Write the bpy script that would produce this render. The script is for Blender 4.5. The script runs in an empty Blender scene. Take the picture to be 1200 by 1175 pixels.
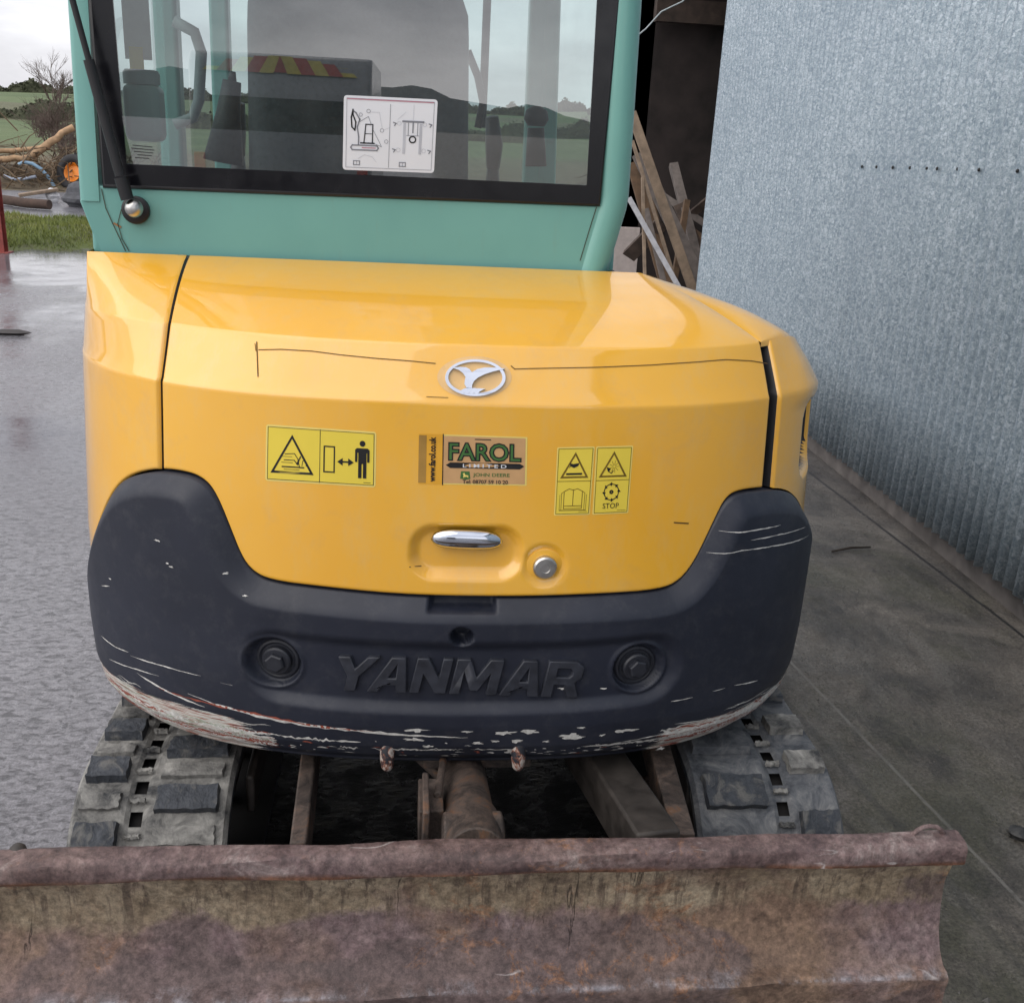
import bpy, bmesh, math, random
import numpy as np
from math import sin, cos, radians, pi, sqrt, atan2
from mathutils import Vector, Matrix
from mathutils.geometry import tessellate_polygon
from mathutils.bvhtree import BVHTree
random.seed(7)
rng = np.random.RandomState(5)
scene = bpy.context.scene
COL = scene.collection

# ------------------------------------------------------------------ camera geometry
YAW, PIT, ROL = radians(6.3), radians(19.7), radians(3.0)
CAM = Vector((-.135, -2.5, 1.75))
FW = Vector((sin(YAW)*cos(PIT), cos(YAW)*cos(PIT), -sin(PIT)))
R0 = Vector((cos(YAW), -sin(YAW), 0)); U0 = R0.cross(FW)
RT = cos(ROL)*R0 + sin(ROL)*U0
UP = cos(ROL)*U0 - sin(ROL)*R0
def ray(px, py): return FW*1200 + RT*(px-600) - UP*(py-587.5)
def atY(px, py, y):
    d = ray(px, py); return CAM + d*((y-CAM.y)/d.y)
def atZ(px, py, z):
    d = ray(px, py); return CAM + d*((z-CAM.z)/d.z)
def atX(px, py, x):
    d = ray(px, py); return CAM + d*((x-CAM.x)/d.x)

# ------------------------------------------------------------------ object helpers
def tag(o, label=None, cat=None, group=None, kind=None):
    if label: o['label'] = label
    if cat: o['category'] = cat
    if group: o['group'] = group
    if kind: o['kind'] = kind
    return o
def empty(name, loc=(0, 0, 0), rz=0):
    o = bpy.data.objects.new(name, None); COL.objects.link(o)
    o.location = loc; o.rotation_euler = (0, 0, rz); o.empty_display_size = .1
    return o
class MB:
    def __init__(s): s.v = []; s.f = []; s.m = []; s.uv = None
    def add(s, v, f, mi=0):
        b = len(s.v); s.v += [tuple(p) for p in v]; s.f += [tuple(b+i for i in q) for q in f]; s.m += [mi]*len(f)
        return s
    def box(s, c, d, mi=0, rot=None):
        c = Vector(c); h = Vector(d)/2; vs = []
        for z in (-1, 1):
            for y in (-1, 1):
                for x in (-1, 1):
                    p = Vector((x*h.x, y*h.y, z*h.z))
                    if rot is not None: p = rot @ p
                    vs.append(c+p)
        return s.add(vs, [(0, 2, 3, 1), (4, 5, 7, 6), (0, 1, 5, 4), (2, 6, 7, 3), (0, 4, 6, 2), (1, 3, 7, 5)], mi)
    def beam(s, a, b, w, h, mi=0, up=(0, 0, 1)):
        a = Vector(a); b = Vector(b); d = (b-a); L = d.length; d.normalize()
        x = d.cross(Vector(up)); x.normalize(); u = x.cross(d)
        rot = Matrix((x, d, u)).transposed()
        return s.box((a+b)/2, (w, L, h), mi, rot)
    def tube(s, pts, r, seg=12, mi=0, cap=True):
        pts = [Vector(p) for p in pts]; n = len(pts); rs = r if isinstance(r, (list, tuple)) else [r]*n
        ref = None; vs = []; fs = []
        for i, p in enumerate(pts):
            d = (pts[min(i+1, n-1)]-pts[max(i-1, 0)]).normalized()
            if ref is None:
                ref = d.orthogonal().normalized()
            x = (ref - d*ref.dot(d)).normalized(); ref = x; y = d.cross(x)
            for k in range(seg):
                a = 2*pi*k/seg; vs.append(p+(x*cos(a)+y*sin(a))*rs[i])
        for i in range(n-1):
            for k in range(seg):
                k2 = (k+1) % seg
                fs.append((i*seg+k, i*seg+k2, (i+1)*seg+k2, (i+1)*seg+k))
        if cap: fs += [tuple(range(seg-1, -1, -1)), tuple((n-1)*seg+k for k in range(seg))]
        return s.add(vs, fs, mi)
    def lathe(s, o, axis, prof, seg=24, mi=0):       # prof: (radius, height along axis)
        o = Vector(o); a = Vector(axis).normalized(); x = a.orthogonal().normalized(); y = a.cross(x); vs = []; fs = []
        for r, h in prof:
            for k in range(seg):
                t = 2*pi*k/seg; vs.append(o+a*h+(x*cos(t)+y*sin(t))*r)
        for i in range(len(prof)-1):
            for k in range(seg):
                k2 = (k+1) % seg; fs.append((i*seg+k, i*seg+k2, (i+1)*seg+k2, (i+1)*seg+k))
        fs += [tuple(range(seg-1, -1, -1)), tuple((len(prof)-1)*seg+k for k in range(seg))]
        return s.add(vs, fs, mi)
    def grid(s, P, mi=0):                              # P: [i][j] points
        n = len(P); m = len(P[0]); vs = [P[i][j] for i in range(n) for j in range(m)]
        fs = [(i*m+j, (i+1)*m+j, (i+1)*m+j+1, i*m+j+1) for i in range(n-1) for j in range(m-1)]
        return s.add(vs, fs, mi)
    def build(s, name, mats, parent=None, smooth=False, bevel=0, seg=2, solid=0, angle=None):
        me = bpy.data.meshes.new(name); me.from_pydata(s.v, [], s.f); me.validate(); me.update()
        if not isinstance(mats, (list, tuple)): mats = [mats]
        for m in mats: me.materials.append(m)
        if len(me.polygons) == len(s.m): me.polygons.foreach_set('material_index', s.m)
        if smooth: me.polygons.foreach_set('use_smooth', [True]*len(me.polygons))
        if s.uv is not None:
            l = me.uv_layers.new(name='UVMap'); idx = np.empty(len(me.loops), int); me.loops.foreach_get('vertex_index', idx)
            l.data.foreach_set('uv', np.array(s.uv)[idx].ravel())
        o = bpy.data.objects.new(name, me); COL.objects.link(o)
        if parent is not None: o.parent = parent
        if smooth and angle:
            try:
                me.set_sharp_from_angle(angle=radians(angle))
            except Exception: pass
        if solid:
            m = o.modifiers.new('solid', 'SOLIDIFY'); m.thickness = solid; m.offset = -1
        if bevel:
            m = o.modifiers.new('bevel', 'BEVEL'); m.width = bevel; m.segments = seg; m.limit_method = 'ANGLE'; m.angle_limit = radians(35)
            m.harden_normals = False
            me.polygons.foreach_set('use_smooth', [True]*len(me.polygons))
            try: me.set_sharp_from_angle(angle=radians(60))
            except Exception: pass
        return o

# ------------------------------------------------------------------ materials
class NT:
    def __init__(s, name):
        s.m = bpy.data.materials.new(name); s.m.use_nodes = True; s.t = s.m.node_tree; s.n = s.t.nodes; s.l = s.t.links
        s.b = s.n['Principled BSDF']; s.out = s.n['Material Output']; s._c = {}
    def set(s, **k):
        for a, v in k.items():
            i = s.b.inputs[a.replace('_', ' ')]
            if hasattr(v, 'is_output') or isinstance(v, bpy.types.NodeSocket): s.l.new(v, i)
            else: i.default_value = v if not (isinstance(v, tuple) and len(v) == 3) else (*v, 1)
        return s
    def coord(s, k='Object', scale=None, rot=None):
        if k not in s._c:
            s._c[k] = s.n.new('ShaderNodeTexCoord').outputs[k] if k != 'Pos' else s.n.new('ShaderNodeNewGeometry').outputs['Position']
        v = s._c[k]
        if scale or rot:
            m = s.n.new('ShaderNodeMapping'); s.l.new(v, m.inputs[0])
            if scale: m.inputs['Scale'].default_value = scale
            if rot: m.inputs['Rotation'].default_value = rot
            v = m.outputs[0]
        return v
    def noise(s, sc, det=4, vec=None, rough=.55, dist=0, col=False):
        n = s.n.new('ShaderNodeTexNoise'); n.inputs['Scale'].default_value = sc; n.inputs['Detail'].default_value = det
        n.inputs['Roughness'].default_value = rough; n.inputs['Distortion'].default_value = dist
        s.l.new(vec if vec is not None else s.coord(), n.inputs['Vector']); return n.outputs['Color' if col else 'Fac']
    def voro(s, sc, vec=None, feat='F1', out='Distance', rand=1):
        n = s.n.new('ShaderNodeTexVoronoi'); n.inputs['Scale'].default_value = sc; n.feature = feat; n.inputs['Randomness'].default_value = rand
        s.l.new(vec if vec is not None else s.coord(), n.inputs['Vector']); return n.outputs[out]
    def ramp(s, f, stops, interp='LINEAR'):
        n = s.n.new('ShaderNodeValToRGB'); n.color_ramp.interpolation = interp; e = n.color_ramp.elements
        while len(e) < len(stops): e.new(.5)
        for i, (p, c) in enumerate(stops):
            e[i].position = p
            e[i].color = (c, c, c, 1) if isinstance(c, (int, float)) else (*c, 1)
        s.l.new(f, n.inputs[0]); return n.outputs[0]
    def mix(s, f, a, b, mode='MIX'):
        n = s.n.new('ShaderNodeMix'); n.data_type = 'RGBA'; n.blend_type = mode
        for i, v in ((0, f), (6, a), (7, b)):
            if isinstance(v, bpy.types.NodeSocket): s.l.new(v, n.inputs[i])
            elif i == 0: n.inputs[0].default_value = v
            else: n.inputs[i].default_value = (*v, 1) if isinstance(v, tuple) else (v, v, v, 1)
        return n.outputs[2]
    def math(s, op, a, b=0, clamp=False):
        n = s.n.new('ShaderNodeMath'); n.operation = op; n.use_clamp = clamp
        for i, v in ((0, a), (1, b)):
            if isinstance(v, bpy.types.NodeSocket): s.l.new(v, n.inputs[i])
            else: n.inputs[i].default_value = v
        return n.outputs[0]
    def sep(s, v):
        n = s.n.new('ShaderNodeSeparateXYZ'); s.l.new(v, n.inputs[0]); return n.outputs
    def attr(s, name):
        n = s.n.new('ShaderNodeAttribute'); n.attribute_name = name; return n.outputs['Fac']
    def bump(s, h, st=.3, dist=.01, nrm=None):
        n = s.n.new('ShaderNodeBump'); n.inputs['Strength'].default_value = st; n.inputs['Distance'].default_value = dist
        s.l.new(h, n.inputs['Height'])
        if nrm is not None: s.l.new(nrm, n.inputs['Normal'])
        return n.outputs[0]
def simple(name, c, rough=.5, metal=0, var=.15, sc=20, bump=0, coat=0):
    t = NT(name); n = t.noise(sc, 5)
    lo = tuple(x*(1-var) for x in c); hi = tuple(min(1, x*(1+var)) for x in c)
    t.set(Base_Color=t.ramp(n, [(.3, lo), (.7, hi)]), Metallic=metal, Roughness=t.ramp(n, [(.3, max(.02, rough-.06)), (.7, min(1, rough+.08))]))
    if bump: t.set(Normal=t.bump(n, bump, .004))
    if coat: t.set(Coat_Weight=coat, Coat_Roughness=.08)
    return t.m

def m_yellow():
    t = NT('yellow_paint'); a = t.noise(3.0, 3); d = t.noise(60, 6, rough=.7)
    base = t.ramp(a, [(.3, (.86, .43, .026)), (.7, (.89, .47, .036))])
    dirt = t.ramp(t.noise(9, 8, rough=.75, dist=.4), [(.53, 0), (.72, .28)])
    base = t.mix(dirt, base, (.62, .36, .14))
    sp = t.ramp(t.voro(70), [(.0, 1), (.035, 0)]); spm = t.math('MULTIPLY', sp, t.ramp(t.noise(5, 2), [(.6, 0), (.72, .7)]))
    base = t.mix(spm, base, (.30, .20, .10))
    sc1 = t.ramp(t.math('ABSOLUTE', t.math('SUBTRACT', t.noise(5, 3, t.coord('Object', (.5, .5, 3), (0, .25, 0)), dist=.3), .5)), [(0, 1), (.0022, 0)]); sc1 = t.math('MULTIPLY', sc1, t.ramp(t.noise(4, 3), [(.56, 0), (.60, .5)]))
    film = t.ramp(t.noise(16, 9, t.coord('Object', (1, 1, .35)), rough=.78), [(.48, 0), (.68, .20)]); base = t.mix(film, base, (.70, .52, .25))
    t.set(Base_Color=base, Roughness=t.ramp(d, [(.3, .30), (.7, .42)]), Coat_Weight=1.0, Coat_IOR=1.65, Coat_Roughness=t.ramp(t.noise(25, 6), [(.3, .02), (.75, .08)]),
          Normal=t.bump(t.noise(4, 2), .03, .01))
    return t.m
def m_teal():
    t = NT('teal_paint'); a = t.noise(6, 4)
    base = t.ramp(a, [(.3, (.150, .37, .335)), (.7, (.170, .41, .365))])
    st = t.noise(8, 6, t.coord('Object', (6, 6, .8)), rough=.7)
    base = t.mix(t.ramp(st, [(.58, 0), (.85, .35)]), base, (.20, .26, .20))
    t.set(Base_Color=base, Roughness=.42, Coat_Weight=.35, Coat_Roughness=.15, Normal=t.bump(t.noise(90, 3), .04, .002))
    return t.m
def m_bumper():
    t = NT('dark_casting_paint'); uv = t.coord('UV', (1.4, 24, 1)); o = t.coord()
    base = t.ramp(t.noise(4, 5), [(.3, (.011, .014, .025)), (.75, (.020, .024, .040))])
    dust = t.ramp(t.noise(22, 10, rough=.82), [(.50, 0), (.66, .20)])
    base = t.mix(dust, base, (.09, .09, .095))
    sf = t.math('MULTIPLY', t.ramp(t.math('ABSOLUTE', t.math('SUBTRACT', t.noise(3.5, 3, t.coord('UV', (.6, 4, 1)), dist=.4), .5)), [(0, 1), (.003, 0)]), t.ramp(t.noise(5, 3), [(.54, 0), (.60, .5)]))
    w = t.attr('wear'); sn = t.noise(10, 8, uv, rough=.80, dist=.2)
    thr = t.math('SUBTRACT', t.math('ADD', sn, t.math('MULTIPLY', w, .55)), .86)
    wm = t.ramp(t.math('MULTIPLY', thr, 12), [(.0, 0), (.5, 1)])
    wcol = t.ramp(t.noise(14, 6, t.coord('UV', (1, 22, 1)), rough=.7), [(.36, (.03, .03, .035)), (.40, (.26, .05, .035)), (.45, (.40, .16, .11)), (.49, (.62, .60, .54)), (.55, (.72, .71, .68)), (.60, (.34, .38, .30)), (.64, (.62, .58, .52))])
    base = t.mix(wm, base, wcol)
    h = t.math('ADD', t.math('MULTIPLY', t.noise(7, 4), .6), t.math('MULTIPLY', t.noise(160, 4), .05))
    h = t.math('SUBTRACT', h, t.math('MULTIPLY', wm, .25))
    t.set(Base_Color=base, Roughness=t.ramp(t.noise(12, 5), [(.3, .42), (.7, .56)]), Specular_IOR_Level=.5, Normal=t.bump(h, .35, .006))
    return t.m
def m_chip(name, c, r=.6):
    return simple(name, c, r, var=.25, sc=120)
def m_rust():
    t = NT('rusty_steel'); o = t.coord(); z = t.sep(o)[2]; x = t.sep(o)[0]
    grain = t.noise(75, 10, rough=.78); n1 = t.noise(4.2, 12, rough=.70, dist=.35); n2 = t.noise(11, 12, rough=.74, dist=.5)
    purple = t.ramp(n2, [(.30, (.070, .044, .044)), (.44, (.135, .090, .092)), (.54, (.195, .140, .140)), (.64, (.26, .20, .195)), (.74, (.13, .085, .08))])
    tan = t.ramp(t.noise(9, 10, rough=.75, dist=.4), [(.32, (.13, .095, .062)), (.47, (.24, .185, .125)), (.62, (.36, .295, .21))])
    brown = t.ramp(n2, [(.33, (.10, .060, .042)), (.5, (.19, .125, .088)), (.68, (.27, .18, .12))])
    zw = t.math('ADD', z, t.math('MULTIPLY', t.math('SUBTRACT', n1, .5), .16))
    mt = t.math('MULTIPLY', t.ramp(zw, [(.560, 0), (.578, 1)]), t.ramp(z, [(.660, 1), (.672, 0)]))
    base = t.mix(t.ramp(t.noise(1.7, 8, rough=.6), [(.44, 0), (.56, 1)]), purple, brown)
    mt = t.math('MULTIPLY', mt, t.ramp(n1, [(.36, .15), (.46, 1)]))
    base = t.mix(mt, base, tan)
    streak = t.noise(55, 8, t.coord('Object', (1, 1, .07)), rough=.72)
    base = t.mix(t.math('MULTIPLY', t.ramp(streak, [(.52, 0), (.60, .75)]), t.ramp(z, [(.53, 0), (.60, 1)])), base, (.085, .060, .045))
    dome = t.math('ADD', t.noise(2.6, 7, t.coord('Object', (1, 1, 1.4)), rough=.52, dist=.3), t.math('MULTIPLY', t.math('SUBTRACT', .56, z), 1.1))
    dome = t.math('MULTIPLY', t.ramp(dome, [(.555, 0), (.575, .8)]), t.ramp(z, [(.655, 1), (.665, 0)]))
    base = t.mix(dome, base, t.ramp(n2, [(.35, (.075, .052, .050)), (.6, (.145, .105, .100))]))
    lipm = t.ramp(z, [(.672, 0), (.680, 1)]); base = t.mix(t.math('MULTIPLY', lipm, .85), base, t.ramp(n2, [(.34, (.045, .028, .030)), (.46, (.108, .070, .070)), (.56, (.175, .122, .118)), (.66, (.30, .25, .24))]))
    um = t.math('MULTIPLY', t.ramp(z, [(.655, 0), (.662, 1), (.676, 1), (.682, 0)]), t.ramp(t.noise(8, 6), [(.38, 0), (.5, .85)])); base = t.mix(um, base, (.15, .062, .030))
    org = t.math('MULTIPLY', t.ramp(t.noise(14, 12, rough=.8, dist=.6), [(.545, 0), (.585, .7)]), t.ramp(t.noise(1.9, 4), [(.52, 0), (.60, 1)])); base = t.mix(org, base, t.ramp(grain, [(.4, (.17, .075, .038)), (.6, (.30, .15, .075))]))
    crk = t.ramp(t.math('ABSOLUTE', t.math('SUBTRACT', t.noise(5, 6, t.coord('Object', (1.6, 1, .10)), rough=.6, dist=.15), .5)), [(0, 1), (.007, 0)]); crk = t.math('MULTIPLY', crk, t.ramp(t.noise(2.7, 3), [(.55, 0), (.60, .8)])); crk = t.math('MULTIPLY', crk, t.ramp(z, [(.50, 0), (.53, 1), (.66, 1), (.67, 0)]))
    base = t.mix(crk, base, (.02, .014, .012))
    scl = t.ramp(t.math('ABSOLUTE', t.math('SUBTRACT', t.noise(7, 3, t.coord('Object', (.25, 1, 1), (0, .5, 0)), dist=.3), .5)), [(0, 1), (.004, 0)]); scl = t.math('MULTIPLY', scl, t.ramp(t.noise(5, 3), [(.57, 0), (.61, .8)]))
    base = t.mix(scl, base, (.46, .42, .41))
    edge = t.math('MULTIPLY', t.ramp(z, [(.464, 0), (.467, 1), (.4705, 1), (.4735, 0)]), t.ramp(t.noise(9, 9, t.coord('Object', (1, .6, .6)), rough=.78), [(.47, 0), (.56, .6)]))
    base = t.mix(edge, base, (.36, .36, .40))
    base = t.mix(.62, base, t.ramp(grain, [(.36, .12), (.5, .5), (.64, .92)]), 'OVERLAY')
    h = t.math('ADD', t.math('ADD', t.math('MULTIPLY', n2, .8), t.math('MULTIPLY', grain, .35)), t.math('MULTIPLY', mt, .12)); h = t.math('SUBTRACT', h, t.math('MULTIPLY', crk, .5))
    t.set(Base_Color=base, Roughness=t.ramp(n2, [(.35, .40), (.6, .78)]), Metallic=.1, Specular_IOR_Level=.5, Normal=t.bump(h, .75, .007))
    return t.m
def m_galv():
    t = NT('galvanised_sheet'); o = t.coord()
    vs = t.sep(t.voro(95, t.coord('Object', (1, 1, .8)), out='Color'))[0]; big = t.noise(1.1, 7, rough=.65)
    n = t.noise(70, 8, rough=.78, dist=1.4)
    f = t.math('ADD', t.math('MULTIPLY', vs, .14), t.math('MULTIPLY', n, .86))
    base = t.ramp(f, [(.34, (.15, .205, .255)), (.45, (.26, .325, .38)), (.54, (.36, .43, .485)), (.64, (.58, .65, .71))])
    fil = t.ramp(t.math('ABSOLUTE', t.math('SUBTRACT', t.noise(26, 5, rough=.6, dist=2.6), .5)), [(0, 1), (.016, 0)]); fil = t.math('MULTIPLY', fil, t.ramp(t.noise(6, 5, rough=.7), [(.46, 0), (.56, .75)]))
    base = t.mix(t.ramp(big, [(.42, 0), (.62, .28)]), base, (.22, .28, .34)); base = t.mix(fil, base, (.70, .75, .80))
    run = t.ramp(t.noise(9, 6, t.coord('Object', (1, 1, .06)), rough=.7), [(.55, 0), (.75, .06)]); base = t.mix(run, base, (.20, .23, .25))
    low = t.ramp(t.sep(o)[2], [(.10, .35), (.18, 0)]); base = t.mix(t.math('MULTIPLY', low, t.ramp(t.noise(14, 6), [(.35, .2), (.6, 1)])), base, (.20, .20, .19))
    t.set(Base_Color=base, Metallic=.38, Roughness=t.ramp(f, [(.3, .34), (.7, .55)]), Normal=t.bump(f, .22, .003))
    return t.m
def m_ground():
    t = NT('wet_concrete'); o = t.coord('Pos'); sp = t.sep(o); x = sp[0]; y = sp[1]
    # brushed ridges across the yard
    wob = t.noise(1.6, 3, o)
    rid = t.noise(46, 8, t.coord('Pos', (.55, 1, 1)), rough=.62, dist=.9)
    grit = t.noise(150, 5, o, rough=.75)
    big = t.noise(.55, 6, o, rough=.62)
    base = t.ramp(big, [(.3, (.135, .131, .142)), (.7, (.215, .21, .224))])
    base = t.mix(.7, base, t.ramp(rid, [(.38, .12), (.47, .48), (.60, .80)]), 'OVERLAY'); base = t.mix(.4, base, t.ramp(grit, [(.36, .15), (.62, .85)]), 'OVERLAY'); base = t.mix(t.ramp(t.voro(5, o), [(.0, .9), (.05, 0)]), base, (.04, .04, .045))
    # damp, mossy strip by the barn
    edge = t.math('ADD', x, t.math('MULTIPLY', t.math('SUBTRACT', t.noise(1.3, 4, o), .5), .35))
    md = t.ramp(t.math('MULTIPLY', t.math('SUBTRACT', edge, .62), 3.2, True), [(0, 0), (1, 1)])
    damp = t.ramp(t.noise(2.6, 9, o, rough=.72, dist=.5), [(.28, (.030, .028, .026)), (.42, (.066, .060, .052)), (.55, (.115, .102, .086)), (.70, (.20, .18, .155))])
    moss = t.ramp(t.noise(1.1, 9, o, rough=.75), [(.50, 0), (.60, .4)])
    damp = t.mix(moss, damp, (.050, .055, .025))
    peb = t.ramp(t.voro(26, o), [(.0, 1), (.13, 0)]); peb = t.math('MULTIPLY', peb, t.ramp(t.noise(3, 4, o), [(.50, 0), (.7, .8)]))
    damp = t.mix(peb, damp, (.16, .15, .14))
    # tyre and slurry streaks running along the barn
    st = t.noise(7, 7, t.coord('Pos', (1, .30, 1)), rough=.75, dist=.5)
    damp = t.mix(t.ramp(st, [(.52, 0), (.62, .40)]), damp, (.15, .14, .125))
    damp = t.mix(t.ramp(st, [(.36, .55), (.46, 0)]), damp, (.018, .018, .018))
    damp = t.mix(.75, damp, t.ramp(t.noise(95, 9, o, rough=.8), [(.36, .08), (.5, .5), (.64, .95)]), 'OVERLAY')
    base = t.mix(md, base, damp)
    # joints
    def line(axis, pos, w, wob_amp=.01):
        d = t.math('ABSOLUTE', t.math('SUBTRACT', t.math('ADD', axis, t.math('MULTIPLY', t.math('SUBTRACT', t.noise(5, 4, o), .5), wob_amp*2)), pos))
        return t.ramp(t.math('DIVIDE', d, w), [(.4, 1), (1, 0)])
    xr_ = t.math('ADD', x, t.math('MULTIPLY', y, .125)); xq = t.math('ADD', x, t.math('MULTIPLY', y, .05))
    j1 = line(xq, 2.325, .012); j2 = line(xr_, 1.35, .008, .006); j3 = line(xr_, 1.20, .020); j4 = line(y, 3.4, .012)
    base = t.mix(j1, base, (.008, .008, .008))
    base = t.mix(t.math('MULTIPLY', j2, t.ramp(t.noise(10, 8, o, rough=.75), [(.38, .1), (.56, .6)])), base, (.24, .23, .21))
    base = t.mix(t.math('MULTIPLY', j3, .35), base, (.02, .02, .02)); base = t.mix(t.math('MULTIPLY', j4, .3), base, (.05, .05, .05))
    # black patch under the machine: oil, with the underside shade painted in
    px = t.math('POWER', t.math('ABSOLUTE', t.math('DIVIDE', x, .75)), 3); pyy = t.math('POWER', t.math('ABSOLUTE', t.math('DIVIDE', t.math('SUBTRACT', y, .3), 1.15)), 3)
    oil_shade = t.math('ADD', t.math('ADD', px, pyy), t.math('MULTIPLY', t.math('SUBTRACT', t.noise(3, 4, o), .5), .6))
    oil_shade = t.ramp(oil_shade, [(.85, 1), (1.0, 0)])
    base = t.mix(oil_shade, base, (.010, .010, .011))
    # wetness
    wet = t.ramp(t.noise(.45, 5, t.coord('Pos', (1, .6, 1)), rough=.6), [(.36, .25), (.52, 1)])
    far = t.math('MULTIPLY', t.math('SUBTRACT', y, .3), .35, True)
    wet = t.math('MULTIPLY', wet, far); wet = t.math('MAXIMUM', wet, t.math('MULTIPLY', t.math('SUBTRACT', t.math('ADD', y, t.math('MULTIPLY', t.noise(.8, 5, o), 4)), 9.5), .5, True))
    ro = t.mix(wet, t.ramp(t.noise(2.2, 7, o, rough=.7), [(.36, .20), (.56, .44)]), t.ramp(t.noise(3, 4, o), [(.4, .05), (.7, .22)]))
    ro = t.mix(md, ro, t.ramp(t.noise(5, 8, o, rough=.7), [(.40, .24), (.58, .70)])); ro = t.mix(oil_shade, ro, t.ramp(t.noise(9, 5, o), [(.4, .08), (.6, .5)]))
    base = t.mix(t.math('MULTIPLY', wet, .45), base, (.07, .07, .078))
    h = t.math('ADD', t.math('MULTIPLY', rid, 1.0), t.math('MULTIPLY', grit, .30))
    h = t.math('MULTIPLY', h, t.math('SUBTRACT', 1.05, t.math('MULTIPLY', wet, .97)))
    hd = t.math('ADD', t.math('MULTIPLY', t.noise(30, 10, o, rough=.8), 1.5), t.math('MULTIPLY', peb, .6)); h2 = t.mix(md, h, hd)
    t.set(Base_Color=base, Roughness=ro, Specular_IOR_Level=.5, Normal=t.bump(h2, .60, .011))
    return t.m
def m_glass(name, tint, ior=1.5, boost=1.0):
    t = NT(name); n = t.n; n.remove(t.b)
    tr = n.new('ShaderNodeBsdfTransparent'); tr.inputs[0].default_value = (*tint, 1)
    gl = n.new('ShaderNodeBsdfGlossy'); gl.inputs['Roughness'].default_value = .0; gl.inputs['Color'].default_value = (boost, boost, boost, 1)
    fr = n.new('ShaderNodeFresnel'); fr.inputs['IOR'].default_value = ior
    mx = n.new('ShaderNodeMixShader'); t.l.new(fr.outputs[0], mx.inputs[0]); t.l.new(tr.outputs[0], mx.inputs[1]); t.l.new(gl.outputs[0], mx.inputs[2])
    df = n.new('ShaderNodeBsdfDiffuse'); df.inputs[0].default_value = (.42, .45, .44, 1)
    m2 = n.new('ShaderNodeMixShader'); dn = t.ramp(t.noise(7, 7, rough=.7), [(.35, .015), (.8, .085)])
    t.l.new(dn, m2.inputs[0]); t.l.new(mx.outputs[0], m2.inputs[1]); t.l.new(df.outputs[0], m2.inputs[2])
    t.l.new(m2.outputs[0], t.out.inputs[0]); return t.m

YEL = m_yellow(); TEAL = m_teal(); BUMP = m_bumper(); RUST = m_rust(); GALV = m_galv()
GLASS = m_glass('tinted_glass', (.50, .60, .60), 2.75); CLEAR = m_glass('side_glass', (.86, .92, .90), 1.45)
BLACK = simple('black_rubber_gap_shade', (.012, .012, .014), .45); CERAM = simple('black_glass_border', (.004, .004, .006), .22, var=.05)
DARK = simple('dark_void', (.010, .009, .009), .8); CHROME = simple('chrome', (.66, .70, .78), .08, 1, .04)
STEELZ = simple('zinc_plated_steel', (.55, .54, .52), .32, 1, .1, 60)
WHITE = m_chip('chipped_white_paint', (.62, .61, .58)); REDOX = m_chip('red_primer', (.30, .075, .045)); GREENP = m_chip('pale_green_primer', (.36, .40, .31))
INK = simple('decal_ink', (.008, .008, .009), .4, var=.05); DYEL = simple('decal_yellow', (.80, .62, .07), .35, var=.04, sc=8); DEDGE = simple('decal_rim', (.82, .66, .18), .4, var=.05)
DWHITE = simple('decal_white', (.74, .76, .80), .35, var=.04, sc=6); DGREY = simple('decal_grey', (.20, .21, .24), .5, var=.05); DPINK = simple('decal_faded_red', (.50, .22, .28), .5, var=.1)
SAND = simple('dealer_sand', (.56, .33, .15), .4, var=.08, sc=30); AMBER = simple('dealer_amber', (.76, .38, .03), .4, var=.06); LEAFG = simple('dealer_green', (.05, .15, .035), .4, var=.1)
SEATM = simple('seat_vinyl', (.085, .098, .105), .6, sc=80, bump=.15, var=.25); CONS = simple('console_plastic', (.045, .052, .055), .5, var=.2)
_r = NT('rubber_track_dark'); _n = _r.noise(22, 8, rough=.7, dist=.8); _n2 = _r.noise(60, 6, rough=.7)
_r.set(Base_Color=_r.mix(_r.ramp(_n, [(.5, 0), (.62, .75)]), _r.ramp(_n2, [(.3, (.022, .027, .036)), (.7, (.060, .068, .082))]), (.17, .165, .155)), Roughness=_r.ramp(_n, [(.4, .38), (.6, .8)]), Normal=_r.bump(_r.math('ADD', _n, _r.math('MULTIPLY', _n2, .3)), .9, .012)); RUBW = _r.m
IRON = simple('greasy_iron', (.040, .034, .030), .55, sc=18, bump=.5, var=.5); _r = NT('rust_brown_iron'); _n = _r.noise(13, 11, rough=.78, dist=.5); _r.set(Base_Color=_r.ramp(_n, [(.36, (.016, .013, .012)), (.47, (.060, .045, .038)), (.55, (.115, .085, .070)), (.62, (.17, .085, .045)), (.70, (.22, .19, .17))]), Roughness=.6, Normal=_r.bump(_n, .8, .006)); IRONR = _r.m
def m_mud():
    t = NT('mud_caked_rubber'); n = t.noise(16, 8, rough=.7, dist=.4)
    t.set(Base_Color=t.ramp(n, [(.34, (.035, .037, .040)), (.44, (.13, .128, .122)), (.56, (.25, .245, .23)), (.68, (.38, .37, .345))]), Roughness=.85,
          Normal=t.bump(t.math('ADD', n, t.math('MULTIPLY', t.noise(70, 6, rough=.7), .4)), .8, .008)); return t.m
MUD = m_mud()

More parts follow.
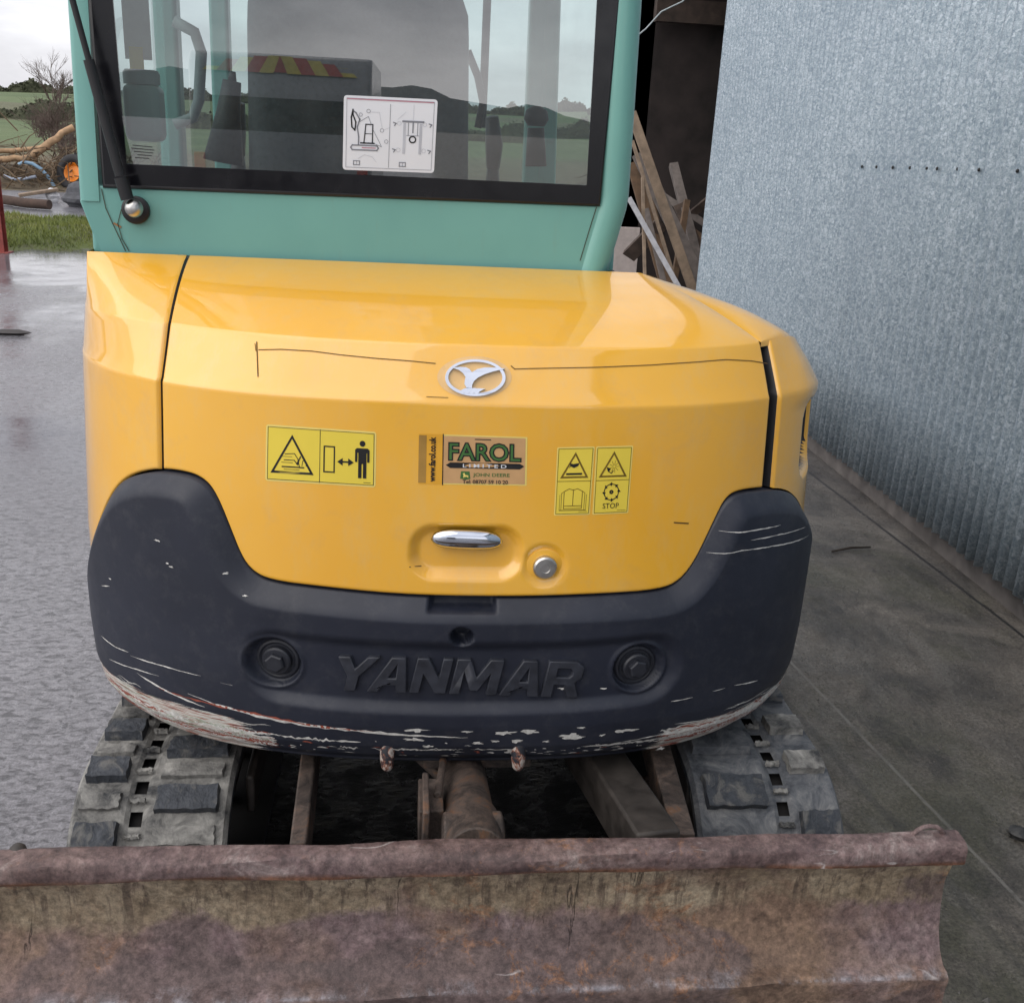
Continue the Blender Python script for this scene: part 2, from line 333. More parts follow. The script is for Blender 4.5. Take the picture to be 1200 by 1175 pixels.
# ------------------------------------------------------------------ camera, light, world
cd = bpy.data.cameras.new('camera'); cam = bpy.data.objects.new('camera', cd); COL.objects.link(cam)
cd.sensor_width = 36; cd.lens = 36; cd.clip_start = .05; cd.clip_end = 5000; cd.sensor_fit = 'HORIZONTAL'
mw = Matrix((RT, UP, -FW)).transposed().to_4x4(); mw.translation = CAM; cam.matrix_world = mw
scene.camera = cam
SUN_EL, SUN_AZ = radians(44), radians(238)      # azimuth measured clockwise from +Y : behind and to the left of the camera
sd = bpy.data.lights.new('sun', 'SUN'); sd.energy = 1.15; sd.angle = radians(75); sd.color = (1, .95, .88)
so = bpy.data.objects.new('sun', sd); COL.objects.link(so)
sdir = Vector((sin(SUN_AZ)*cos(SUN_EL), cos(SUN_AZ)*cos(SUN_EL), sin(SUN_EL)))
so.rotation_euler = sdir.to_track_quat('Z', 'Y').to_euler()
w = bpy.data.worlds.new('World'); scene.world = w; w.use_nodes = True; wt = w.node_tree; wn = wt.nodes; wl = wt.links
bg = wn['Background']; bg.inputs[1].default_value = 1.0
sky = wn.new('ShaderNodeTexSky'); sky.sky_type = 'NISHITA'; sky.sun_disc = False; sky.sun_elevation = SUN_EL; sky.sun_rotation = SUN_AZ; sky.dust_density = 2
sc_ = wn.new('ShaderNodeVectorMath'); sc_.operation = 'SCALE'; sc_.inputs['Scale'].default_value = .10; wl.new(sky.outputs[0], sc_.inputs[0])
tc = wn.new('ShaderNodeTexCoord'); mp = wn.new('ShaderNodeMapping'); mp.inputs['Scale'].default_value = (1, 1, 3.6); wl.new(tc.outputs['Generated'], mp.inputs[0])
nz = wn.new('ShaderNodeTexNoise'); nz.inputs['Scale'].default_value = 1.9; nz.inputs['Detail'].default_value = 7; nz.inputs['Roughness'].default_value = .55; nz.inputs['Distortion'].default_value = .3
wl.new(mp.outputs[0], nz.inputs['Vector'])
cr = wn.new('ShaderNodeValToRGB'); e = cr.color_ramp.elements; e[0].position = .34; e[0].color = (.40, .40, .44, 1); e[1].position = .62; e[1].color = (.98, .97, 1.0, 1)
wl.new(nz.outputs['Fac'], cr.inputs[0])
cm = wn.new('ShaderNodeMix'); cm.data_type = 'RGBA'; cm.inputs[0].default_value = .86
wl.new(sc_.outputs[0], cm.inputs[6]); wl.new(cr.outputs[0], cm.inputs[7]); wl.new(cm.outputs[2], bg.inputs[0])
scene.view_settings.view_transform = 'Standard'; scene.view_settings.look = 'None'; scene.view_settings.gamma = 1; scene.view_settings.exposure = 0.6
scene.render.engine = 'CYCLES'

# ------------------------------------------------------------------ rear body surface in (s, z)
NX, X0, YC, AL, AR, B0 = 2.6, .03, -.18, .850, .742, .60
_t = np.linspace(0, pi/2, 6001); _y = B0*np.cos(_t).clip(0)**(2/NX)
_S = {}
for _sg, _A in ((-1, AL), (1, AR)): _S[_sg] = np.concatenate([[0], np.cumsum(np.hypot(np.diff(_A*np.sin(_t)**(2/NX)), np.diff(_y)))])
def Oy(z):
    zs = [.55, .94, 1.303, 1.306, 1.309, 1.396, 1.399]; os_ = [.008, .008, -.0115, -.0125, -.0145, -.0580, -.0600]
    return float(np.interp(z, zs, os_))
def Ob(z):
    return float(np.interp(z, [.573, .588, .603, .63, .68, .76, .90, 1.15], [-.030, -.010, .004, .018, .029, .034, .034, .028]))
def surf(s, z, off):
    a = abs(s); sg = 1 if s >= 0 else -1; A0 = AR if sg > 0 else AL; SM = _S[sg][-1]
    if a >= SM: return Vector((X0+sg*(A0+off), YC+(a-SM), z))
    t = float(np.interp(a, _S[sg], _t)); return Vector((X0+sg*(A0+off)*sin(t)**(2/NX), YC-(B0+off)*max(0, cos(t))**(2/NX), z))
def s_of(p, off):
    sg = 1 if p.x >= X0 else -1; u = abs(p.x-X0)/((AR if sg > 0 else AL)+off)
    if p.y >= YC: return sg*(_S[sg][-1]+p.y-YC)
    v = (YC-p.y)/(B0+off); t = atan2(u**(NX/2), v**(NX/2)); return sg*float(np.interp(t, _t, _S[sg]))
def hit(px, py, O=Oy, extra=0.0):
    d = ray(px, py)
    def F(t):
        P = CAM+d*t; o = O(P.z)+extra; u = abs(P.x-X0)/((AR if P.x >= X0 else AL)+o)
        if P.y > YC: return u-1
        return u**NX+max(0, (YC-P.y)/(B0+o))**NX-1
    t0 = (-1.0-CAM.y)/d.y; t1 = (0.1-CAM.y)/d.y; pt = t0; prev = F(t0); best = (prev, t0)
    for i in range(1, 61):
        t = t0+(t1-t0)*i/60; f = F(t)
        if f < best[0]: best = (f, t)
        if f < 0 <= prev:
            a, b = pt, t
            for _ in range(22):
                m = (a+b)/2
                if F(m) < 0: b = m
                else: a = m
            return CAM+d*((a+b)/2)
        prev, pt = f, t
    return CAM+d*best[1]
def sz(px, py, O=Oy, extra=0.0):
    P = hit(px, py, O, extra); return (s_of(P, O(P.z)+extra), P.z)
def seg_dist(S, Z, poly):
    D = np.full(S.shape, 9.0)
    for (a, b), (c, d) in zip(poly[:-1], poly[1:]):
        dx, dz = c-a, d-b; L = dx*dx+dz*dz+1e-12
        t = np.clip(((S-a)*dx+(Z-b)*dz)/L, 0, 1); D = np.minimum(D, np.hypot(S-a-t*dx, Z-b-t*dz))
    return D
def smooth01(x): x = np.clip(x, 0, 1); return x*x*(3-2*x)
def rrect(S, Z, cs, cz, hs, hz, r):
    dx = np.abs(S-cs)-(hs-r); dz = np.abs(Z-cz)-(hz-r)
    return np.hypot(np.maximum(dx, 0), np.maximum(dz, 0))+np.minimum(np.maximum(dx, dz), 0)-r

root = empty('mini_excavator')
tag(root, 'yellow and teal mini excavator with scraped dark tail, on wet concrete beside the metal barn', 'excavator')

# bumper outline (top edge), traced and laid on the tail surface
bt_px = [(109, 672), (110, 645), (116, 615), (128, 585), (142, 566), (160, 556), (185, 552), (210, 554), (232, 560), (247, 572), (258, 592), (270, 622), (283, 655), (295, 672), (315, 683),
         (380, 691), (460, 699), (540, 702), (620, 702), (700, 699), (775, 694), (796, 684), (812, 664), (826, 636), (838, 610), (849, 588), (864, 577), (900, 573), (922, 575), (935, 588), (943, 612)]
bt = [sz(x, y, Oy) for x, y in bt_px]
bt = [bt[0]]+[q for a, q in zip(bt[:-1], bt[1:]) if q[0] > a[0]]
_k = [bt[0]]
for q in bt[1:]:
    if q[0] > _k[-1][0]+.002: _k.append(q)
bt = _k
for _ in range(2):
    bt = [bt[0]]+[(a[0]*w1+b[0]*(1-w1), a[1]*w1+b[1]*(1-w1)) for a, b in zip(bt[:-1], bt[1:]) for w1 in (.75, .25)]+[bt[-1]]
bt = [(-1.6, bt[0][1]-.03)]+bt+[(bt[-1][0]+.05, bt[-1][1]-.10), (1.6, bt[-1][1]-.14)]
btx = np.array([q[0] for q in bt]); btz = np.array([q[1] for q in bt])
print('bumper top', [tuple(round(c, 3) for c in q) for q in bt])

def edges(a, b, n, e=.012, k=4):            # column positions with fine steps near both ends
    core = np.linspace(a+e, b-e, n); return np.concatenate([np.linspace(a, a+e, k, endpoint=False), core, np.linspace(b-e, b, k+1)[1:]])

hc_s, hc_z = sz(547, 648); lk_s, lk_z = sz(638, 663); eb_s, eb_z = sz(556, 443)
def dents(S, Z):
    d = rrect(S, Z, hc_s, hc_z, .108, .056, .05); o = -.016*smooth01(-d/.022)
    r = np.hypot(S-lk_s, Z-lk_z); o = o-.006*smooth01((.046-r)/.016)
    return o
CREASE = 1.399
def cabline(P1):
    y = max(-.41, P1.y+.03); return y
CC = Vector((.335, -.41, 1.497))                      # cab corner where the ridge begins
PANELS = {}
def ridge_pt(ridge, f):
    t = CC.lerp(ridge, f); t.z += .010*4*f*(1-f); return t
def lipped(p, q):
    d = (q-p).normalized(); c = Vector((X0*.5-p.x, YC-p.y, -(.35 if p.z > 1.31 else 0))).normalized(); return p+c*.018+d*.0005
def yellow_panel(name, s0, s1, lo, n, parent, top=True, round_e=.006, hi=None, label=None, ridge=None, gapL=0, gapR=0):
    ss = edges(s0, s1, n); zl = np.array([lo(s) for s in ss]); rows = []
    w0 = np.concatenate([np.linspace(0, .03, 4), np.linspace(.03, 1, 70)[1:]])
    zz = [zl+(1.298-zl)*w_ for w_ in w0]+[np.full(len(ss), z) for z in (1.303, 1.306, 1.309, 1.33, 1.35, 1.37, 1.385, 1.396, 1.399)]
    Z = np.array(zz); S = np.tile(ss, (len(zz), 1))
    ed = np.minimum(np.minimum(S-s0, s1-S), Z-zl+.0); S = S*(1+.045*np.clip((Z-1.306)/.093, 0, 1))
    ro = -round_e*(1-np.sqrt(np.clip(1-(1-np.clip(ed/round_e, 0, 1))**2, 0, 1)))
    E = ro+dents(S, Z)+.047*.75*smooth01((-S-.60)/.28)*np.clip((Z-1.306)/.093, 0, 1)
    P = [[surf(S[i, j], Z[i, j], Oy(Z[i, j])+E[i, j]) for j in range(len(ss))] for i in range(len(zz))]
    if top:
        base = P[-1]; T = []
        for j, p in enumerate(base):
            if ridge and p.x > CC.x-.0:
                t = ridge_pt(ridge, min(1, (p.x-CC.x)/(ridge.x-CC.x)))
            else:
                t = Vector((max(-.754, X0+(p.x-X0)*(1.0 if p.x < X0 else .99)), max(-.41, p.y+.02), 1.497))
            T.append(t)
        for k in range(1, 25):
            v = [.012, .03][k-1] if k < 3 else k/24.
            row = []
            for j, p in enumerate(base):
                q = p.lerp(T[j], v); q.z += .011*4*v*(1-v)*min(1, (T[j]-p).length/.2); row.append(q)
            P.append(row)
    P = [[lipped(row[0], row[1])]+row+[lipped(row[-1], row[-2])] for row in P]
    m = MB().grid(P); ns = len(ss)
    nj = len(P[0])-1; m.m = [1 if (q % nj in (0, nj-1)) else 0 for q in range(len(m.f))]  # lip faces go black: the shade in the panel seams is painted in
    m.f = [tuple(reversed(f)) for f in m.f]
    o = m.build(name, [YEL, BLACK], parent, smooth=True)
    PANELS[name] = BVHTree.FromPolygons([Vector(q) for q in m.v], m.f)
    return o
lo_bt = lambda s: float(np.interp(s, btx, btz))+.004
sL = sz(187, 470)[0]; sR = sz(903, 470)[0]; sR2 = sz(914, 470)[0]
print('seams', sL, sR, sR2)
pr = surf(sR*1.045, CREASE, Oy(CREASE)); RIDGE = pr.copy()
hood = yellow_panel('hood', sL+.004, sR, lo_bt, 260, root, ridge=RIDGE)
side_l = yellow_panel('side_panel', -1.55, sL-.004, lo_bt, 110, root); side_l['label'] = 'yellow side panel on the cab side'

# right-hand side panel with the rolled shoulder and the lamp notch
def rimz(s): return CREASE-.30*max(0, s-(sR2+.12))**1.2
def right_panel():
    s0, s1 = sR2+.001, 1.55; ss = edges(s0, s1, 260); zl = np.array([lo_bt(s) for s in ss])
    zr = list(np.linspace(0, 1, 60)); zz = [zl+(1.23-zl)*w_ for w_ in zr]+[np.full(len(ss), z) for z in np.linspace(1.236, 1.399, 26)]
    Z = np.array(zz); S = np.tile(ss, (len(zz), 1))
    f = smooth01((S-s0-.02)/.10)
    bulge = .006*smooth01((Z-1.262)/.03)*smooth01((1.40-Z)/.06)*f
    nt = rrect(S, Z, s0+.215, 1.190, .105, .085, .05); notch = -.034*smooth01(-nt/.016)
    ed = S-s0; ro = -.006*(1-np.sqrt(np.clip(1-(1-np.clip(ed/.006, 0, 1))**2, 0, 1)))
    E = bulge+notch+ro
    S = S*(1+.045*np.clip((Z-1.306)/.093, 0, 1)); zf = lambda s, z: z if z < 1.23 else 1.23+(z-1.23)*(rimz(s)-1.23)/(CREASE-1.23)
    P = [[surf(S[i, j], zf(S[i, j], Z[i, j]), Oy(Z[i, j])+E[i, j]) for j in range(len(ss))] for i in range(len(zz))]
    P = [[lipped(row[0], row[1])]+row for row in P]; m = MB().grid(P); nj = len(P[0])-1; m.m = [1 if q % nj == 0 or (q % nj < notch.shape[1] and notch[min(q//nj, notch.shape[0]-1), max(0, q % nj-1)] < -.010) else 0 for q in range(len(m.f))]  # seam lip and lamp recess faces in black, their shade painted in
    return m, P[-1]
mbp, rtop = right_panel(); mbp.f = [tuple(reversed(f)) for f in mbp.f]
side_r = mbp.build('side_panel', [YEL, BLACK], root, smooth=True); side_r['label'] = 'yellow corner panel beside the metal wall, with lamp recess'
# shoulder: from the ridge down to the outer rim, running forward beside the cab
def shoulder():
    P = []; n = 40
    outer = [surf(q, rimz(q)+.001, Oy(CREASE)+.001) for q in (sR*1.045, sR2*1.045+.04, sR2+.12, sR2+.20, sR2+.30, sR2+.45, sR2+.65, 1.55)]
    inner = [CC, CC+Vector((-.005, .08, -.025)), CC+Vector((-.01, .25, -.09)), CC+Vector((-.01, .75, -.24))]
    def samp(L, u):
        u *= len(L)-1; i = min(int(u), len(L)-2); f = u-i
        p0 = L[max(i-1, 0)]; p1 = L[i]; p2 = L[i+1]; p3 = L[min(i+2, len(L)-1)]
        return .5*((2*p1)+(p2-p0)*f+(2*p0-5*p1+4*p2-p3)*f*f+(3*p1-p0-3*p2+p3)*f**3)
    for i in range(n+1):
        a = ridge_pt(RIDGE, 1-i/24) if i <= 24 else samp(inner, (i-24)/(n-24)); b = samp(outer, i/n); row = []
        for k in range(17):
            v = k/16; q = a.lerp(b, v); q.z += .014*sin(pi*v)*min(1, (a-b).length/.25)-.010*smooth01((v-.92)/.08); row.append(q)
        P.append(row)
    m = MB().grid(P)
    return m.build('shoulder_panel', YEL, root, smooth=True)
shoulder()

# ------------------------------------------------------------------ chassis behind the panels
def chassis():
    m = MB(); ss = np.linspace(-1.5, 1.5, 90); rows = []
    for z, o in ((.60, -.09), (.62, -.05), (1.0, -.05), (1.30, -.07), (1.34, -.16)):
        rows.append([surf(s, z, o) for s in ss])
    m.grid(rows); m.f = [tuple(reversed(f)) for f in m.f]
    m.box((0, .25, .66), (1.40, 1.35, .10)); m.box((0.03, .35, .95), (1.44, .9, .50))
    return m.build('chassis', DARK, root)
chassis()
cover = MB(); cover.box((.54, .45, 1.08), (.36, .80, .26)); cover.build('engine_cover', YEL, root, bevel=.03, seg=4)

# ------------------------------------------------------------------ counterweight
rc = sz(541, 797, Ob); rcl = sz(283, 780, Ob); rcr = sz(797, 790, Ob)
hole = sz(541, 748, Ob); nt0 = sz(500, 712, Ob); nt1 = sz(584, 712, Ob)
bolts = [sz(316, 779, Ob), sz(753, 786, Ob)]
print('recess', rc, rcl, rcr, 'hole', hole, bolts)
rcs = (rcl[0]+rcr[0])/2; rhs = (rcr[0]-rcl[0])/2; RZ = rc[1]
def boff(S, Z):
    S = np.atleast_1d(S).astype(float); Z = np.atleast_1d(Z).astype(float)
    zz = np.linspace(.58, 1.2, 300); ob = np.interp(Z, zz, [Ob(z) for z in zz])
    d = seg_dist(S, Z, bt); ch = .003+.034*np.clip(d/.040, 0, 1); k = .006   # chamfer blended softly into the face
    h = np.clip(.5+.5*(ob-ch)/k/2, 0, 1); o = ob*(1-h)+ch*h-k*2*h*(1-h)
    bow = .020*((S-rcs)/rhs)**2
    r = rrect(S, Z-bow*.6, rcs, RZ, rhs, .074, .07)
    o = o-.022*smooth01((-S-.80)/.25)-.016*smooth01((S-.75)/.2)-.014*smooth01(-(r-.008)/.030)
    rh = np.hypot(S-hole[0], Z-hole[1]); o = o-.045*smooth01((.021-rh)/.004)
    rn = rrect(S, Z, (nt0[0]+nt1[0])/2, nt0[1]+.012, (nt1[0]-nt0[0])/2, .030, .004); o = o-.03*smooth01(-rn/.006)
    for b in bolts:
        rb = np.hypot(S-b[0], Z-b[1]); o = o+.004*smooth01((.060-rb)/.006)-.016*smooth01((.052-rb)/.006)
    return o
def bump_pt(s, z, lift=0): return surf(s, z, float(boff(s, z)[0])+lift)
def bpx(px, py, lift=0):
    s, z = sz(px, py, Ob); return bump_pt(s, z, lift)
def counterweight():
    ss = np.concatenate([np.linspace(-1.50, -1.12, 14, endpoint=False), np.linspace(-1.12, 1.12, 620), np.linspace(1.12, 1.50, 14)[1:]])
    zt = np.interp(ss, btx, btz); w_ = np.concatenate([np.linspace(0, .10, 14, endpoint=False), np.linspace(.10, .9, 100, endpoint=False), np.linspace(.9, 1, 18)])
    lo = .574
    Z = lo+np.outer(w_, zt-lo); S = np.tile(ss, (len(w_), 1)); E = boff(S.ravel(), Z.ravel()).reshape(S.shape)
    P = [[surf(S[i, j], Z[i, j], E[i, j]) for j in range(len(ss))] for i in range(len(w_))]
    under = [surf(s, .577, -.10) for s in ss]; rim = [surf(s, z, -.03) for s, z in zip(ss, zt)]
    P = [under]+P+[rim]
    m = MB().grid(P); m.f = [tuple(reversed(f)) for f in m.f]; nv = len(m.v)
    uv = [(s, .59) for s in ss]+[(S[i, j], Z[i, j]) for i in range(len(w_)) for j in range(len(ss))]+[(s, z) for s, z in zip(ss, zt)]
    # paint scrapes and chips, laid a hair above the casting
    def ribbon(pts, wd, mi, jag=.5, lift=.0007):
        n = len(pts); L = []; R_ = []
        for i, (s, z) in enumerate(pts):
            tpr = min(1, 4*min(i, n-1-i)/max(1, n-1)+.12); w2 = wd*tpr*(1+random.uniform(-jag, jag))/2; c = random.uniform(-.2, .2)*wd
            L.append(bump_pt(s, z-w2+c, lift)); R_.append(bump_pt(s, z+w2+c, lift))
        b = len(m.v); m.grid([L, R_], mi)
        uv.extend([(p[0], p[1]) for p in pts]*2)
    def line_px(pts, wd, mi, step=.012, jag=.5):
        q = [sz(x, y, Ob) for x, y in pts]; out = []
        for a, b in zip(q[:-1], q[1:]):
            k = max(1, int(math.hypot(a[0]-b[0], a[1]-b[1])/step))
            out += [(a[0]+(b[0]-a[0])*i/k, a[1]+(b[1]-a[1])*i/k) for i in range(k)]
        out.append(q[-1]); ribbon(out, wd, mi, jag)
    LS = sz(132, 780, Ob)[0]; LE = sz(300, 860, Ob)[0]; RS = sz(765, 870, Ob)[0]; RE = sz(930, 790, Ob)[0]
    for side, n in ((-1, 170), (1, 190)):
        for k in range(n):
            a, b = (LS-.12, LE+.02) if side < 0 else (RS, RE+.08)
            s0 = random.uniform(a, b); Ls = random.uniform(.02, .16); f = (s0-a)/(b-a); f = f if side < 0 else 1-f
            z0 = .607+abs(random.gauss(0, .030))*(1-.4*f)+.0*f
            if z0 > .70: continue
            mi = random.choices([1, 2, 3], [.62, .2, .18] if side < 0 else [.8, .17, .03])[0]
            if z0 < .618: mi = random.choices([1, 2], [.35, .65])[0]
            wd = random.uniform(.0012, .006) if z0 < .65 else random.uniform(.0008, .0022); dz = random.uniform(-.02, .02)*Ls*3
            pts = [(s0+Ls*i/14, z0+dz*i/14+.002*sin(i*.7)) for i in range(15) if a-.1 < s0+Ls*i/14 < b+.02]
            if len(pts) > 4: ribbon(pts, wd, mi)
    line_px([(220, 812), (250, 824), (300, 838), (350, 848), (420, 856), (480, 861), (548, 864)], .0050, 1, jag=.7)
    line_px([(186, 806), (230, 820), (300, 836), (370, 850), (440, 857)], .0042, 2, jag=.7)
    line_px([(160, 788), (200, 812), (240, 828)], .0035, 1)
    for a in ([(152, 768), (190, 780), (235, 792)], [(118, 745), (135, 758), (150, 764)], [(128, 772), (160, 784), (186, 792)], [(258, 800), (272, 803)],
              [(838, 652), (870, 645), (905, 640), (948, 627)], [(852, 626), (880, 622), (915, 615)], [(880, 633), (910, 627), (944, 617)],
              [(715, 871), (760, 863), (812, 852)], [(786, 822), (812, 817)], [(835, 810), (850, 806)], [(860, 803), (888, 797)], [(790, 848), (830, 842)], [(118, 686), (128, 687)], [(352, 722), (353, 731)]):
        line_px(a, .0022, 1)
    for (x, y, r) in [(488, 855, 8), (486, 866, 6), (502, 874, 5), (548, 857, 4), (592, 858, 7), (620, 857, 7), (606, 868, 6), (600, 880, 8), (580, 868, 4), (682, 852, 4), (660, 862, 3), (640, 868, 3), (728, 856, 6), (738, 855, 5),
                      (670, 862, 9), (676, 863, 7), (705, 861, 4), (665, 811, 5), (711, 811, 3), (285, 699, 2.5), (261, 673, 2.5), (184, 633, 3), (128, 678, 2), (196, 660, 2), (200, 664, 2), (560, 870, 4), (700, 872, 3), (770, 874, 5)]:
        s, z = sz(x, y, Ob); n = 15; rr = r*.0013; el = random.uniform(1.3, 2.6); ph = [random.uniform(.35, 1.25) for _ in range(n)]; MI = random.choice([1, 1, 1, 3])
        b = len(m.v); vs = [bump_pt(s, z, .0009)]+[bump_pt(s+rr*el*ph[i]*cos(2*pi*i/n), z+rr*.62*ph[i]*sin(2*pi*i/n), .0009) for i in range(n)]
        m.add(vs, [(0, 1+i, 1+(i+1) % n) for i in range(n)], 1); uv.extend([(s, z)]*(n+1))
    for k in range(120):            # fine flecks and short scrapes along the lower lip
        s = random.uniform(-.62, .72); z = .598+abs(random.gauss(0, .016)); L_ = random.uniform(.002, .022); m_ = random.choices([1, 2], [.8, .2])[0]
        ribbon([(s+L_*i/4, z+.001*sin(i)) for i in range(5)], random.uniform(.0008, .0032), m_, .8)
    for (a0, a1, z0, n) in ((-.30, .05, .6225, 7), (.12, .40, .622, 8), (.3, .62, .616, 10), (-.55, -.2, .640, 6)):
        for k in range(n):
            s = random.uniform(a0, a1); L_ = random.uniform(.03, .12); ribbon([(s+L_*i/12, z0+random.gauss(0, .0015)) for i in range(13)], random.uniform(.0015, .0040), 1, .8)
    m.uv = uv
    o = m.build('counterweight', [BUMP, WHITE, REDOX, GREENP], root, smooth=True)
    at = o.data.attributes.new('wear', 'FLOAT', 'POINT'); wv = np.zeros(len(m.v)); uvn = np.array(uv)
    s_, z_ = uvn[:, 0], uvn[:, 1]
    zc_ = np.where(s_ < 0, .694, .672); low = smooth01((zc_-z_)/.04); lo2 = smooth01((.69-z_)/.06)
    wv = low*(smooth01((LE+.04-s_)/.12)+.8*smooth01((s_-RS+.05)/.12))+.25*lo2
    at.data.foreach_set('value', wv.astype(np.float32))
    return o
cw = counterweight()
# raised lettering
LET = {'Y': ([[(0, 1), (.33, 1), (.53, .64), (.80, 1), (1.12, 1), (.68, .42), (.68, 0), (.38, 0), (.38, .42)]], 1.0),
       'A': ([[(-.02, 0), (.42, 1), (.80, 1), (1.04, 0), (.74, 0), (.70, .2), (.36, .2), (.28, 0)], [(.44, .40), (.66, .40), (.61, .78)]], 1.10),
       'N': ([[(0, 0), (0, 1), (.30, 1), (.68, .48), (.68, 1), (.95, 1), (.95, 0), (.67, 0), (.27, .52), (.27, 0)]], 1.05),
       'M': ([[(0, 0), (0, 1), (.36, 1), (.62, .48), (.88, 1), (1.24, 1), (1.24, 0), (.96, 0), (.96, .58), (.72, .10), (.52, .10), (.28, .58), (.28, 0)]], 1.32),
       'R': ([[(0, 0), (0, 1), (.76, 1), (.96, .86), (.96, .56), (.80, .42), (.98, 0), (.68, 0), (.54, .36), (.28, .36), (.28, 0)], [(.28, .56), (.62, .56), (.68, .62), (.68, .74), (.62, .80), (.28, .80)]], 1.0)}
def lettering():
    m = MB(); x = 0; tot = sum(LET[c][1] for c in 'YANMAR')
    for c in 'YANMAR':
        loops, adv = LET[c]; L3 = [[Vector((a+x, b, 0)) for a, b in lp] for lp in loops]
        tris = tessellate_polygon(L3); flat = [p for lp in L3 for p in lp]
        def mp_(p, lift):
            u = p.x/tot; v = p.y; u2 = u+.035*(v-.5)
            px = 389+(683-387)*u2; yt = 771+7*u; yb = 811+9*u; return bpx(px, yb+(yt-yb)*v, lift)
        hi = [mp_(p, .010) for p in flat]; lo = [mp_(p, -.003) for p in flat]; nf = len(flat)
        fs = [tuple(t) for t in tris]; k = 0
        for lp in L3:
            n = len(lp)
            for i in range(n): a, b = k+i, k+(i+1) % n; fs.append((a, b, nf+b, nf+a))
            k += n
        m.add(hi+lo, fs); x += adv
    bm = bmesh.new(); me = bpy.data.meshes.new('t'); me.from_pydata(m.v, [], m.f); bm.from_mesh(me); bmesh.ops.recalc_face_normals(bm, faces=bm.faces); bm.to_mesh(me)
    m.v = [tuple(v.co) for v in me.vertices]; m.f = [tuple(p.vertices) for p in me.polygons]
    return m.build('lettering', simple('letter_dark', (.026, .029, .040), .5, sc=40, var=.3, bump=.2), cw, bevel=.0022)
lettering()
def nrm(s): a = surf(s-.01, .8, 0); b = surf(s+.01, .8, 0); d = (b-a).normalized(); return Vector((d.y, -d.x, 0))
for bx in bolts:
    p = bump_pt(*bx); n = nrm(bx[0]); m = MB()
    m.lathe(p-n*.004, n, [(.043, 0), (.043, .004), (.040, .008), (.036, .009), (.032, .006), (.031, .006)], 32)
    m.lathe(p, n, [(.028, 0), (.028, .012), (.025, .015)], 32); m.lathe(p+n*.014, n, [(.019, 0), (.019, .009), (.016, .011)], 6)
    m.build('bolt', simple('bolt_dark', (.020, .022, .030), .45, sc=60, bump=.2), cw, smooth=True, angle=35)
_t2 = NT('chipped_lug'); _n = _t2.noise(45, 6, rough=.7, dist=.5); _t2.set(Base_Color=_t2.ramp(_n, [(.47, (.02, .022, .03)), (.52, (.25, .09, .05)), (.57, (.5, .46, .42)), (.68, (.25, .2, .18))]), Roughness=.6); LUGM = _t2.m
for x in (454, 608):
    p = bpx(x, 878); m = MB()
    wdt = .024; q = p+Vector((0, .02, 0))
    m.lathe(q+Vector((0, -.012, .01)), (0, -.25, -1), [(wdt*.62, 0), (wdt*.62, .03), (wdt*.5, .048), (wdt*.25, .056)], 10); m.box(q+Vector((0, .03, -.012)), (wdt, .06, .03), 0)
    m.build('lifting_lug', LUGM, cw, bevel=.003)

